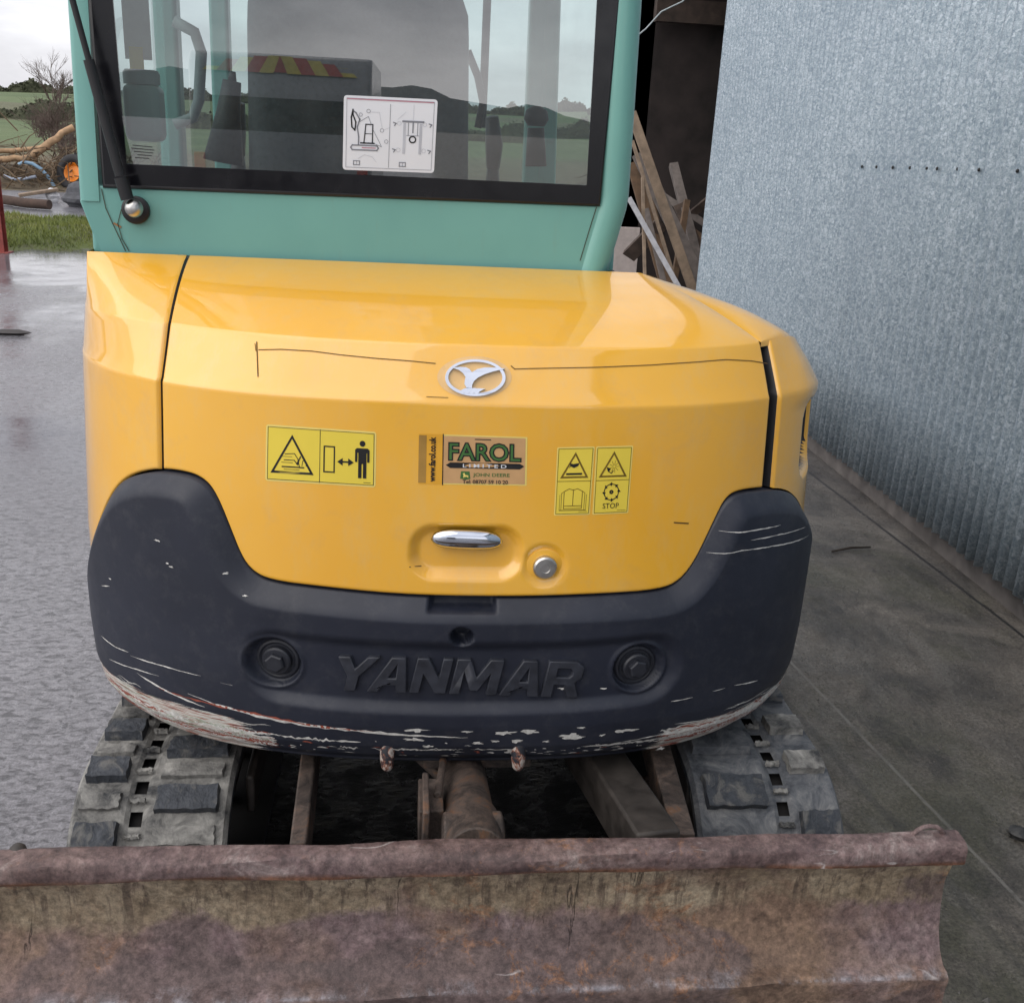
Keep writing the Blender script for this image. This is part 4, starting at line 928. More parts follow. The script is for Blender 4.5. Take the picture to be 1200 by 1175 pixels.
# reservoir at the left rear corner
m = MB(); q0 = atY(148, 165, CY+.07); q1 = atY(186, 100, CY+.07); cx = (q0.x+q1.x)/2; wd = abs(q1.x-q0.x)
m.box((cx, CY+.09, (q0.z+q1.z)/2), (wd, .07, abs(q1.z-q0.z))); res = m.build('washer_bottle', simple('milky_teal_plastic', (.50, .72, .66), .35, var=.06), root, bevel=.014, seg=4)
m = MB(); m.lathe((cx-.002, CY+.09, max(q0.z, q1.z)), (0, 0, 1), [(.034, 0), (.034, .020), (.030, .026)], 24); m.build('cap', simple('cap_grey', (.42, .50, .48), .5), res, smooth=True, angle=40)
m = MB(); q = atY(160, 70, CY+.10); m.box(q, (.026, .003, .045), 0); m.box(atY(160, 30, CY+.10), (.050, .002, .12), 1); m.build('pillar_sticker', [DYEL, simple('paper', (.55, .6, .55), .6)], root)
m = MB(); m.tube([atY(272, 95, 0), atY(268, 130, 0), atY(262, 190, 0)], [.020, .026, .045], 12); m.tube([atY(272, 95, 0), atY(273, 84, 0)], [.010, .006], 10); m.build('lever', CONS, root, smooth=True)
m = MB(); m.tube([atY(628, 195, .1), atY(628, 150, .1)], [.026, .020], 14); m.lathe(atY(628, 148, .1), (0, 0, 1), [(.02, 0), (.03, .015), (.026, .035), (.01, .045)], 16); m.build('lever', BLACK, root, smooth=True)

# ------------------------------------------------------------------ tracks
R_T, Z_T, Y_R, Y_F = .235, .262, -.62, .92
def loop_pt(u, r):                                  # u along the loop (m), r radius
    Ls = Y_F-Y_R; La = pi*R_T; T = 2*Ls+2*La; u %= T
    if u < Ls: return (Y_F-u, Z_T+r)                # top run going rearward
    u -= Ls
    if u < La: a = u/R_T; return (Y_R-sin(a)*r, Z_T+cos(a)*r)
    u -= La
    if u < Ls: return (Y_R+u, Z_T-r)
    u -= Ls; a = u/R_T; return (Y_F+sin(a)*r, Z_T-cos(a)*r)
TL = 2*(Y_F-Y_R)+2*pi*R_T; NL = 33; PIT_ = TL/NL
def track(sgn, label):
    m = MB(); xo = -.780 if sgn < 0 else .790; xi = sgn*.475         # outer, inner edge
    xs = [xo, xo-sgn*.008, xo-sgn*.105, xo-sgn*.114, xo-sgn*.138, xo-sgn*.148, xi+sgn*.008, xi]         # outer to inner edge
    us = []
    for k in range(NL): us += [k*PIT_, k*PIT_+PIT_*.14, k*PIT_+PIT_*.36, k*PIT_+PIT_*.5, k*PIT_+PIT_*.64, k*PIT_+PIT_*.86]
    us.append(TL)
    for j in range(7):
        for i in range(len(us)-1):
            if j == 3 and i % 6 in (1, 4): continue       # sprocket window
            a = []
            for (x, u) in ((xs[j], us[i]), (xs[j+1], us[i]), (xs[j+1], us[i+1]), (xs[j], us[i+1])):
                drop = -.012 if x in (xo, xi) else (-.006 if x in (xs[3], xs[4]) else 0); y, z = loop_pt(u, R_T+drop); a.append((x, y, z))
            m.add(a, [(0, 1, 2, 3)] if sgn < 0 else [(3, 2, 1, 0)], 1 if sgn < 0 else 3)
    # inner belly
    for i in range(len(us)-1):
        a = []
        for (x, u) in ((xo, us[i]), (xi, us[i]), (xi, us[i+1]), (xo, us[i+1])):
            y, z = loop_pt(u, R_T-.028); a.append((x, y, z))
        m.add(a, [(0, 1, 2, 3)], 2)
        for x in (xo, xi):
            a = [(x, *loop_pt(us[i], R_T-.028)), (x, *loop_pt(us[i+1], R_T-.028)), (x, *loop_pt(us[i+1], R_T-.012)), (x, *loop_pt(us[i], R_T-.012))]; m.add(a, [(0, 1, 2, 3)], 0)
    # tread lugs: short outer bars, long inner bars
    def lug(u0, u1, x0, x1, h, mi):
        nu, nx = 7, 10; P = []
        for i in range(nu+1):
            row = []
            for k in range(nx+1):
                fu, fx = i/nu, k/nx; e = min(fu, 1-fu)*nu; ex = min(fx, 1-fx)*nx; up = h*(0 if e == 0 or ex == 0 else 1)+random.uniform(-.0016, .0016)*(e > 0)
                uu = u0+(u1-u0)*fu+random.uniform(-.002, .002); ins = .0035 if up > h*.5 else 0
                xx = x0+(x1-x0)*fx+random.uniform(-.002, .002); y, z = loop_pt(uu, R_T+up+.001); row.append((xx, y, z))
            P.append(row)
        # sharpen the skirt: outer rows pulled close to their neighbours
        for i in (0, nu):
            s_ = 1 if i == 0 else nu-1
            for k in range(nx+1):
                a = V(P[i][k]); b = V(P[s_][k]); yb, zb = b.y, b.z
                t = .86; q = a.lerp(b, t); d = V((0, q.y-max(min(q.y, Y_F), Y_R), q.z-Z_T)).normalized(); c = V((q.x, max(min(q.y, Y_F), Y_R), Z_T)); P[i][k] = tuple(c+d*(R_T+.0005))
        for i in range(nu+1):
            for k, s_ in ((0, 1), (nx, nx-1)):
                a = P[i][k]; b = P[i][s_]; P[i][k] = (a[0]*.12+b[0]*.88, a[1], a[2])
        m.grid(P, mi)
        if sgn > 0:
            for q in range(len(m.f)-nu*nx, len(m.f)): m.f[q] = tuple(reversed(m.f[q]))
    for k in range(NL):
        u = k*PIT_
        W = random.uniform(.24, .30)
        if sgn < 0:
            lug(u+PIT_*(.5-W), u+PIT_*(.5+W), xs[1], xs[2], .021, 0); lug(u-PIT_*.17, u+PIT_*.17, xs[1], xs[2]+sgn*.004, .009, 1)
            lug(u-PIT_*W, u+PIT_*W, xs[5], xs[6], .021, 0); lug(u+PIT_*.33, u+PIT_*.67, xs[5], xs[6], .009, 1)
        else:
            lug(u+PIT_*(.5-W), u+PIT_*(.5+W), xs[1], xs[2], .018, 1 if k % 3 else 0)
            lug(u-PIT_*.33, u+PIT_*.33, xs[5], xs[6], .018, 0 if k % 3 == 0 else 3)
        for q in (0., .5): lug(u+PIT_*(q-.05+.0), u+PIT_*(q+.05), xs[2]-sgn*.003, xs[5]+sgn*.003, .007, 1)
    o = m.build('track', [RUBW, MUD, DARK, SLATE], root, smooth=True, angle=28); o['label'] = label
    # frame, idler and rollers
    f = MB(); xc = sgn*.625
    f.lathe((xc-sgn*.04, Y_R, Z_T), (sgn, 0, 0), [(.05, 0), (.20, 0), (.205, .01), (.205, .07), (.20, .08), (.05, .08)], 32); f.lathe((xc-sgn*.04, Y_F, Z_T), (sgn, 0, 0), [(.05, 0), (.20, 0), (.20, .08), (.05, .08)], 32)
    f.box((xc, (Y_R+Y_F)/2, .26), (.15, Y_F-Y_R-.30, .20)); f.box((sgn*.455, (Y_R+Y_F)/2-.1, .40), (.018, Y_F-Y_R-.2, .09))
    for i in range(6): f.lathe((xc-.05, Y_R+.25+i*.21, .10), (1, 0, 0), [(.03, 0), (.05, .005), (.05, .095), (.03, .10)], 16)
    f.build('track_frame', IRON, root, bevel=.006)
_r = NT('worn_slate_rubber'); _n = _r.noise(14, 11, rough=.76, dist=.7); _r.set(Base_Color=_r.ramp(_n, [(.34, (.030, .034, .042)), (.46, (.085, .092, .105)), (.56, (.155, .160, .168)), (.66, (.26, .26, .255))]), Roughness=.62, Normal=_r.bump(_n, .8, .008)); SLATE = _r.m
track(-1, 'rubber track on the open-yard side, caked in pale mud'); track(1, 'rubber track on the barn side, worn smooth')
# undercarriage
m = MB(); m.lathe((0, 0, .42), (0, 0, 1), [(.34, 0), (.36, .02), (.36, .10), (.30, .12), (.30, .19)], 40); m.box((0, 0, .36), (.72, .46, .12)); m.box((0, -.16, .36), (1.0, .10, .12)); m.box((0, .62, .30), (.9, .04, .42)); m.box((0, .30, .36), (1.0, .10, .12)); m.build('undercarriage', IRON, root, bevel=.008)
m = MB(); a = atZ(353, 984, .50); b = atZ(366, 872, .50); d = (b-a); m.beam(a+V((0, -.05, -.02)), b+d*1.2, .030, .11); m.build('blade_arm', IRONR, root, bevel=.004)
m = MB(); a = atZ(762, 990, .52); b = atZ(690, 878, .47); d = (b-a); m.beam(a-d*.1, b+d*.9, .085, .10); m.build('blade_arm', IRON, root, bevel=.006)
m = MB(); a = atZ(797, 988, .50); b = atZ(768, 876, .50); d = b-a; m.beam(a-d*.05, b+d*.8, .045, .07)
a2 = atZ(742, 975, .40)
for i in range(9):
    y_ = -.98+i*.055; m.box((.41, y_, .36), (.13, .020, .03))
m.build('step_grating', IRONR, root, bevel=.003)
m = MB(); p0 = atZ(556, 992, .60); p1 = atZ(541, 893, .50); d = p1-p0
m.tube([p0-d*.1, p0.lerp(p1, .25), p0.lerp(p1, .26), p1, p1+d*1.0], [.052, .052, .045, .045, .045], 24)
m.lathe(p0+d*.12+V((-.055, 0, -.005)), (1, 0, 0), [(.03, 0), (.044, .004), (.044, .106), (.03, .11)], 24)
m.box(p0+d*.38+V((-.072, 0, .0)), (.045, .10, .075)); m.box(p0+d*.30+V((-.082, -.01, .01)), (.012, .12, .11)); m.tube([p0+d*.35+V((-.06, 0, .04)), p0+d*.7+V((-.045, 0, .05)), p0+d*1.1+V((-.04, 0, .04))], .008, 8)
m.build('blade_cylinder', IRONR, root, bevel=.003)
m = MB(); q = atZ(575, 890, .53); m.box(q+V((-.03, .05, .01)), (.22, .16, .02)); m.beam(q+V((-.15, .02, .0)), q+V((-.10, .0, -.04)), .02, .02); m.build('mount_plate', IRONR, root, bevel=.004)

m = MB(); m.box((.05, 1.05, .80), (.30, .30, .46)); m.beam((.05, 1.15, .92), (.05, 2.05, 1.42), .17, .20); m.beam((.05, 2.00, 1.40), (.05, 2.85, 1.25), .15, .18); m.build('boom', YEL, root, bevel=.02, seg=3)  # front end out of view, added to block light under the machine
m = MB(); m.beam((.05, 2.80, 1.34), (.05, 2.45, .60), .13, .17); m.build('dipper_arm', YEL, root, bevel=.015, seg=3)
m = MB(); bk = [(2.35, .72), (2.05, .60), (1.90, .35), (1.95, .12), (2.20, .03), (2.55, .05), (2.62, .08)]; m.grid([[(x, y, z) for y, z in bk] for x in np.linspace(-.25, .35, 5)])
for x in (-.25, .35): m.add([(x, y, z) for y, z in bk], [tuple(range(7))])
m.build('bucket', IRON, root, solid=.015)  # unseen bucket, added with the boom to keep light from the underside
# ------------------------------------------------------------------ blade
prof0 = [(-1.170, .680), (-1.171, .697), (-1.174, .701), (-1.180, .7025), (-1.202, .7015), (-1.210, .698), (-1.2135, .692), (-1.2145, .672), (-1.2125, .666), (-1.205, .662), (-1.193, .656), (-1.184, .640), (-1.176, .61), (-1.173, .585), (-1.177, .55), (-1.188, .51), (-1.202, .484), (-1.213, .472), (-1.221, .467), (-1.236, .465), (-1.243, .460), (-1.244, .452), (-1.240, .43), (-1.238, .40), (-1.236, .365)]
prof = [(y, z+.007) for y, z in prof0]
def blade():
    m = MB(); xs = np.linspace(-.775, .775, 240); P = []
    rs = np.random.RandomState(3); kx = rs.rand(12)*6; ka = rs.rand(12)
    for x in xs:
        row = []
        for i, (y, z) in enumerate(prof):
            w1 = .0022*sin(x*9+i*.7)+.0016*sin(x*23+i*1.3+1)+rs.uniform(-.0006, .0006); row.append((x, y+w1, z+.0016*sin(x*14+i)+(.0012*sin(x*41) if i > 15 else 0)))
        P.append(row)
    m.grid(P); m.f = [tuple(reversed(f)) for f in m.f]
    # back plate
    back = [(-1.160, .68), (-1.160, .60), (-1.152, .53), (-1.175, .46), (-1.215, .42), (-1.215, .365)]
    m.grid([[(x, y, z) for y, z in back] for x in np.linspace(-.775, .775, 12)])
    for x, fl in ((-.775, 1), (.775, 0)):
        pl = [(x, y, z) for y, z in prof]+[(x, y, z) for y, z in reversed(back)]; n = len(pl)
        t = tessellate_polygon([[V((p[1], p[2], 0)) for p in pl]]); m.add(pl, [tuple(q) for q in t])
    for x in (-.4, .4): m.box((x, -1.13, .52), (.02, .05, .16))
    m.box((0, -1.12, .56), (1.2, .05, .10))
    return m.build('dozer_blade', RUST, root, smooth=True, angle=50)
bl = blade()
m = MB(); c = atZ(1085, 980, .70); c.y = -1.182
m.tube([c+V((.028*cos(t), .0, .001+.024*sin(t))) for t in np.linspace(0, pi, 9)], .0038, 8); m.build('lifting_eye', RUST, bl, smooth=True)
m = MB(); q = atY(20, 990, -1.17); q.z = .70; m.lathe(q+V((0, 0, -.004)), (0, 0, 1), [(.014, 0), (.012, .010), (.006, .016)], 12); m.build('bolt_head', IRON, bl, smooth=True)

# ================================================================== SETTING
gm = MB(); gx = [-1600, -400, -120, -50, -20, -8, -3, 0, 2.3, 5, 10, 30, 120, 400, 1600]; gyy = [-1600, -400, -120, -50, -20, -8, -3, 0, 4, 8, 12, 15]
gm.grid([[(x, y, 0) for y in gyy] for x in gx]); gm.build('yard', m_ground(), None); tag(bpy.data.objects['yard'], kind='structure')
def soil(name, stops, sc=3, rough=.9, bump=.6):
    t = NT(name); n = t.noise(sc, 8, rough=.7); t.set(Base_Color=t.ramp(n, stops), Roughness=rough, Normal=t.bump(t.noise(sc*4, 8, rough=.7), bump, .05)); return t.m
MROAD = simple('wet_tarmac', (.13, .13, .145), .28, sc=2, var=.25)
m = MB(); m.grid([[(x, y, 0.0) for y in (15, 18, 22.6)] for x in np.linspace(-400, 400, 21)]); o = m.build('road', MROAD); tag(o, kind='structure')
# terrain beyond the road, rising to the far hill
def terr_z(x, y):
    d = y-22.6; z = -.02*min(d, 3)
    if d > 0: z += .35*smooth01((d-3)/18)
    if d > 40: z += 1.4*((d-40)/100)**1.35 if d < 140 else 1.4+.0175*(d-140)
    return float(z+(.25*sin(x*.05)+.2*sin(y*.03+x*.02))*min(1, max(0, d)/60)+min(1, max(0, d-150)/200)*3.0*sin(x*.006+1.2))
t = NT('fields'); o_ = t.coord('Pos'); sp = t.sep(o_); base = t.ramp(t.noise(.05, 6, o_, rough=.6), [(.35, (.085, .125, .050)), (.65, (.13, .17, .075))])
vf = t.voro(.018, t.coord('Pos', (1, .7, 0)), out='Color'); base = t.mix(t.ramp(t.sep(vf)[0], [(.45, 0), (.5, .65)], 'CONSTANT'), base, (.13, .115, .075))
rows_ = t.noise(3, 4, t.coord('Pos', (1, .02, 0))); base = t.mix(.3, base, t.ramp(rows_, [(.4, .25), (.6, .7)]), 'OVERLAY')
near = t.ramp(t.math('MULTIPLY', t.math('SUBTRACT', t.math('ADD', sp[1], t.math('MULTIPLY', t.noise(.3, 4, o_), 14)), 40), .05, True), [(0, 1), (1, 0)])
base = t.mix(near, base, t.ramp(t.noise(.9, 9, o_, rough=.75), [(.3, (.055, .045, .028)), (.55, (.15, .12, .075)), (.75, (.12, .125, .05))]))
t.set(Base_Color=base, Roughness=.95, Normal=t.bump(t.noise(1.2, 8, o_, rough=.75), .5, .3)); MF = t.m
ys = list(np.linspace(22.6, 60, 26))+list(np.geomspace(64, 900, 34)); xs = np.concatenate([-np.geomspace(700, 40, 14), np.linspace(-36, 40, 40), np.geomspace(50, 700, 14)])
m = MB(); m.grid([[(x, y, terr_z(x, y)) for y in ys] for x in xs]); o = m.build('field', MF, None, smooth=True); tag(o, kind='structure')
# ridge behind the photographer, seen in the rear glass
m = MB(); P = []
for i in range(161):
    a = radians(110+i*160/160.); x = 1500*sin(a); y = 1500*cos(a); q = i/160*2-1
    hgt = 34+9*sin(i*.17+.6)+7*sin(i*.41)+5*sin(i*.92)+2.5*sin(i*2.1)+24*math.exp(-((i-72)/5.5)**2)+12*math.exp(-((i-81)/4.)**2)+rng.uniform(-1, 1); P.append([(x*.6, y*.6, 0), (x*.8, y*.8, hgt*.5), (x, y, hgt), (x*1.2, y*1.2, hgt*.4)])
m.grid(P); o = m.build('hills', soil('dark_hill', [(.3, (.038, .048, .055)), (.7, (.060, .070, .075))], .01), None, smooth=True); tag(o, kind='structure')

# barn
barn = empty('barn', (4.5, 2, 0)); tag(barn, 'galvanised corrugated metal barn with an open dark bay beyond the excavator', 'barn')
off = V((-4.5, -2, 0))
XW = 2.31; y0, y1 = -7.0, 6.17
m = MB(); n = int((y1-y0)/.076*8); P = []
for z in (.108, .6, 1.2, 1.8, 2.4, 3.0, 4.0, 5.2):
    P.append([(XW-4.5+.0145*sin(2*pi*(k/8.0))+(.0035 if z < .2 and (k//8) % 9 == 4 else 0), y0-2+k*.076/8, z+(.004*sin(k*.9) if z < .2 else 0)) for k in range(n+1)])
m.grid(P); o = m.build('wall_cladding', GALV, barn, smooth=True, solid=.0015)
m = MB(); m.box((XW+.045-4.5+.075, (y0+y1)/2-2, .05), (.15, y1-y0, .16)); t = simple('plinth_concrete', (.135, .122, .115), .85, sc=7, bump=.8, var=.45); m.build('plinth', t, barn, bevel=.008)
m = MB()
ztop = 5.2
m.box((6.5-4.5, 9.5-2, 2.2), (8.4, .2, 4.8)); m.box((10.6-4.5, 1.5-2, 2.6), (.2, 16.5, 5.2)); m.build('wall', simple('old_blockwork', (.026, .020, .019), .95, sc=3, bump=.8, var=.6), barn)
m = MB(); m.box((6.5-4.5, 1.3-2, 5.3), (8.8, 17, .08)); m.build('roof', simple('roof_sheet', (.10, .11, .12), .6, .3), barn)
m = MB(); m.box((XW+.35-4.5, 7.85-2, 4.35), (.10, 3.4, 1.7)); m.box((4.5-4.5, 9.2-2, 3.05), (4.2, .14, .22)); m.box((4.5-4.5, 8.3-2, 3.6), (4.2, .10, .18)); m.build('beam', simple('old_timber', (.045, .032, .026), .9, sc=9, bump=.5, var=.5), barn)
m = MB(); m.box((XW+.07-4.5, 9.48-2, 2.6), (.16, .16, 5.2)); m.build('post', simple('jamb_steel', (.08, .06, .055), .7), barn)
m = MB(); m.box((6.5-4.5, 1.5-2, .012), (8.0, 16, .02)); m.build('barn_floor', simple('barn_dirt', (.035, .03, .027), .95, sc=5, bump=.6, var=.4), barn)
sx = [1010, 1027, 1046, 1066, 1086, 1098, 1122, 1147, 1192]
m0 = None
for i, x in enumerate(sx):
    q = atX(x, 195+(x-1000)*.028, XW-.011); mm = MB(); mm.lathe((0, 0, 0), (-1, 0, 0), [(.008, -.003), (.008, .001), (.0055, .004), (.003, .005)], 10)
    if m0 is None: m0 = mm.build('roofing_screw', simple('dark_screw', (.03, .03, .03), .5, .5), barn, smooth=True); ob = m0
    else: ob = m0.copy(); COL.objects.link(ob)
    ob.parent = barn; ob.location = q+off
# hanging cable
m = MB(); c = [atY(x, y, 7.2) for x, y in ((905, -60), (830, -30), (800, 2), (775, 14), (757, 34), (735, 52))]; m.tube(c, .007, 8)
tag(m.build('cable', simple('pale_cable', (.35, .40, .42), .5), None, smooth=True), 'thin pale cable drooping across the top of the dark barn opening', 'cable')
# timber
GT = 'timber leaning inside the barn bay'
WD = [simple('timber_pale', (.23, .17, .12), .8, sc=14, bump=.3, var=.3), simple('timber_brown', (.12, .075, .045), .85, sc=14, bump=.3, var=.35), simple('timber_grey', (.14, .12, .11), .85, sc=14, bump=.3, var=.3), simple('timber_dark', (.07, .05, .04), .9, sc=14, var=.4), simple('white_lath', (.34, .34, .36), .7, sc=20, var=.2)]
planks = [((740, 132), (812, 340), 6.8, .085, .03, 0, 'long pale plank leaning steeply across the whole pile'),
          ((748, 180), (828, 345), 7.1, .13, .03, 2, 'wide greyish plank leaning just behind the long pale one'),
          ((741, 165), (796, 345), 6.6, .030, .03, 0, 'thin pale batten lying against the front of the long plank'),
          ((744, 190), (786, 345), 7.3, .16, .04, 1, 'broad brown board in the middle of the timber pile'),
          ((753, 208), (756, 345), 6.5, .028, .025, 0, 'upright thin batten standing close to the excavator cab'),
          ((737, 232), (800, 345), 6.4, .045, .02, 4, 'white painted lath leaning lowest at the front'),
          ((757, 245), (780, 340), 6.7, .05, .03, 2, 'short grey stake between the upright batten and the white lath'),
          ((789, 193), (806, 260), 8.3, .09, .08, 2, 'stubby grey post end poking up behind the leaning planks'),
          ((800, 260), (842, 225), 8.4, .08, .05, 3, 'dark offcut tilted towards the metal wall'),
          ((785, 255), (850, 300), 8.2, .10, .07, 1, 'brown offcut lying low against the wall edge'),
          ((795, 240), (835, 330), 8.0, .11, .05, 3, 'dark board slumped at the back of the pile'),
          ((770, 225), (845, 275), 8.5, .07, .05, 2, 'grey rail lying crosswise at the back of the pile'),
          ((805, 235), (790, 330), 7.8, .06, .05, 1, 'short brown stick leaning backwards in the pile'),
          ((737, 300), (775, 262), 7.4, .14, .05, 3, 'dark block of wood beside the cab post')]
for (a, b, yy, wd, th, mi, lab) in planks:
    A = atY(*a, yy+.25); B = atY(*b, yy-.15); m = MB(); L = (B-A); d = L.normalized()
    if d.z < -.5: B = A+L*((A.z-.03)/(-L.z)); 
    m.beam(A, B, wd, th, up=(0, 1, 0)); o = m.build('plank', WD[mi], None, bevel=.003); tag(o, lab, 'plank', GT)
m = MB(); q = atY(733, 300, 8.6); m.box(q+V((-.02, 0, -.25)), (.30, .04, 1.1)); tag(m.build('board', simple('pale_board', (.50, .44, .42), .7, var=.1), None, bevel=.003), 'pale pinkish board standing upright behind the cab post', 'board')

# ------------------------------------------------------------------ left background
MG = NT('grass_blades'); MG.set(Base_Color=MG.ramp(MG.noise(.9, 4), [(.35, (.10, .135, .025)), (.55, (.19, .22, .045)), (.75, (.27, .25, .09))]), Roughness=.7); MG = MG.m
gc = atZ(45, 283, 0); gcx, gcy = gc.x-.3, gc.y+1.0
def mound(x, y):
    dx = (x-gcx)/2.2; dy = (y-gcy)/2.0; r2 = dx*dx+dy*dy+.16*sin(x*3)+.14*sin(y*4.1+x)+.10*sin(x*9+y*5); return .20*max(0, 1-r2)
P = [[(gcx-2.8+5.6*i/44, gcy-2.6+5.2*j/44, mound(gcx-2.8+5.6*i/44, gcy-2.6+5.2*j/44)-.004) for j in range(45)] for i in range(45)]
m = MB(); m.grid(P); o = m.build('grass_bank', soil('bank_soil', [(.3, (.06, .05, .03)), (.6, (.10, .13, .035)), (.8, (.13, .15, .05))], 2)); tag(o, kind='structure')
m = MB()
for k in range(30000):
    x = gcx+random.uniform(-2.4, 2.4); y = gcy+random.uniform(-2.2, 2.2); z = mound(x, y)
    if z < (.0 if random.random() < .12 else .02) or random.random() < .45*(.5+.5*sin(x*7)*sin(y*5)): continue
    big = 1.6 if (x-gcx-.1)**2+(y-gcy+1.5)**2 < .35 else 1
    h = random.uniform(.02, .085)*big*random.uniform(.6, 1.3); a = random.uniform(0, 2*pi); lx, ly = random.uniform(-.05, .05)*big, random.uniform(-.05, .05)*big; wv = .006
    m.add([(x-wv*cos(a), y-wv*sin(a), z-.01), (x+wv*cos(a), y+wv*sin(a), z-.01), (x+lx, y+ly, z+h)], [(0, 1, 2)])
o = m.build('grass', MG); tag(o, 'tufts of yellow green grass on the bank beside the red post', 'grass', kind='stuff')
# red post
q = atZ(4, 296, 0); post = MB(); q.x -= .03
MR = simple('red_oxide_steel', (.26, .055, .045), .6, sc=12, bump=.4, var=.3)
post.box((0, 0, 1.4), (.012, .13, 2.8)); post.box((0, -.068, 1.4), (.14, .010, 2.8)); post.box((0, .068, 1.4), (.14, .010, 2.8)); post.box((0, 0, .006), (.24, .22, .012))
o = post.build('gate_post', MR, None, bevel=.002); o.location = q; tag(o, 'red oxide steel post standing in the grass at the left edge', 'post')
# debris heap
def flat(px, py, z=.25): return atZ(px, py, z)
MB1 = simple('stripped_log', (.40, .26, .15), .8, sc=9, bump=.5, var=.35)
logs = [((32, 186), (86, 148), 24.5, .085, 'stripped orange log propped up towards the cab'), ((-30, 179), (58, 174), 25.0, .065, 'pale log lying level above the other logs'), ((-30, 188), (44, 185), 24.2, .085, 'stout stripped log lying below the propped log')]
for (a, b, yy, rr_, lab) in logs:
    A = atY(*a, yy); B = atY(*b, yy+.4); pts = [A.lerp(B, k/8)+V((random.uniform(-.02, .02), 0, random.uniform(-.03, .03))) for k in range(9)]
    m = MB(); m.tube(pts, [rr_*random.uniform(.85, 1.1) for _ in pts], 12); o = m.build('log', MB1, None, smooth=True, angle=50); tag(o, lab, 'log', 'logs on the brush heap')
def hose(name, pts, r_, mat_, lab, cat):
    m = MB(); m.tube(pts, r_, 10); o = m.build(name, mat_, None, smooth=True, angle=50); tag(o, lab, cat); return o
BLUEH = simple('blue_plastic', (.22, .36, .50), .5, var=.1)
hose('hose', [atY(x, y, 23.8) for x, y in ((22, 193), (28, 190), (38, 192), (48, 198), (57, 208), (64, 219))], .04, BLUEH, 'light blue plastic pipe arching over the heap', 'pipe')
hose('hose', [atY(x, y, 23.6) for x, y in ((4, 206), (14, 210), (28, 210), (42, 207))], .035, simple('grey_blue_plastic', (.35, .40, .50), .5, var=.1), 'pale grey-blue pipe lying level under the blue one', 'pipe')
m = MB(); m.beam(atZ(22, 229, .12), atZ(68, 222, .25), .28, .06); tag(m.build('plank', WD[0], None, bevel=.01), 'pale plank lying at the foot of the brush heap', 'plank')
m = MB(); m.tube([atZ(4, 234, .1), atZ(30, 238, .1), atZ(58, 240, .1)], .09, 12); tag(m.build('log', simple('dark_log', (.07, .045, .035), .9, sc=8, bump=.5, var=.4), None, smooth=True, angle=50), 'dark log lying along the road edge', 'log')
# wheel
wc = atY(88, 203, 23.9); wh = empty('tractor_wheel', (wc.x, wc.y, wc.z)); tag(wh, 'loose tractor tyre with an orange rim lying against the heap', 'wheel')
wa = V((-.35, -.9, .25)).normalized(); m = MB(); seg = 40; rows = []
for rr_, h_ in ((.20, -.06), (.24, -.10), (.33, -.115), (.375, -.09), (.385, 0), (.375, .09), (.33, .115), (.24, .10), (.20, .06)):
    xa = wa.orthogonal().normalized(); ya = wa.cross(xa); rows.append([wa*h_*1.4+(xa*cos(2*pi*k/seg)+ya*sin(2*pi*k/seg))*rr_*1.1 for k in range(seg+1)])
m.grid(rows)
for k in range(18):
    a = 2*pi*k/18; m.box(wa*.05*(1 if k % 2 else -1)*1.4+(xa*cos(a)+ya*sin(a))*.425, (.05, .05, .05))
m.build('tyre', simple('tyre_black', (.018, .018, .022), .7, bump=.3), wh, smooth=True, angle=50)
m = MB(); m.lathe(wa*.02, wa, [(.215, -.1), (.225, .0), (.225, .09), (.19, .07), (.16, .03), (.05, .035)], 32); m.build('rim', simple('orange_rim', (.78, .24, .02), .45, var=.08), wh, smooth=True, angle=40)
# boulder
def blob(c, r, name, mat_, seed, sq=(1, 1, 1)):
    bm = bmesh.new(); bmesh.ops.create_icosphere(bm, subdivisions=3, radius=1); rs = random.Random(seed); ph = [rs.uniform(0, 6) for _ in range(6)]
    for v in bm.verts:
        d = 1+.16*sin(3*v.co.x+ph[0])+.12*sin(5*v.co.y+ph[1])+.10*sin(6*v.co.z+ph[2])+rs.uniform(-.02, .02); v.co = V((v.co.x*sq[0], v.co.y*sq[1], v.co.z*sq[2]))*d*r
    me = bpy.data.meshes.new(name); bm.to_mesh(me); bm.free(); me.materials.append(mat_); o = bpy.data.objects.new(name, me); COL.objects.link(o); o.location = c; return o
q = atZ(88, 243, 0); o = blob((q.x+.1, q.y+.2, .16), .33, 'boulder', simple('slate_rock', (.085, .088, .10), .8, sc=6, bump=.6, var=.35), 3, (1.2, .9, .75)); tag(o, 'grey boulder below the tractor tyre', 'boulder')
q = atZ(63, 237, 0); o = blob((q.x, q.y, .12), .13, 'bucket_lid', simple('white_plastic_scrap', (.6, .6, .62), .5), 9, (1, .8, 1)); tag(o, 'small white plastic scrap at the foot of the blue pipe', 'scrap')
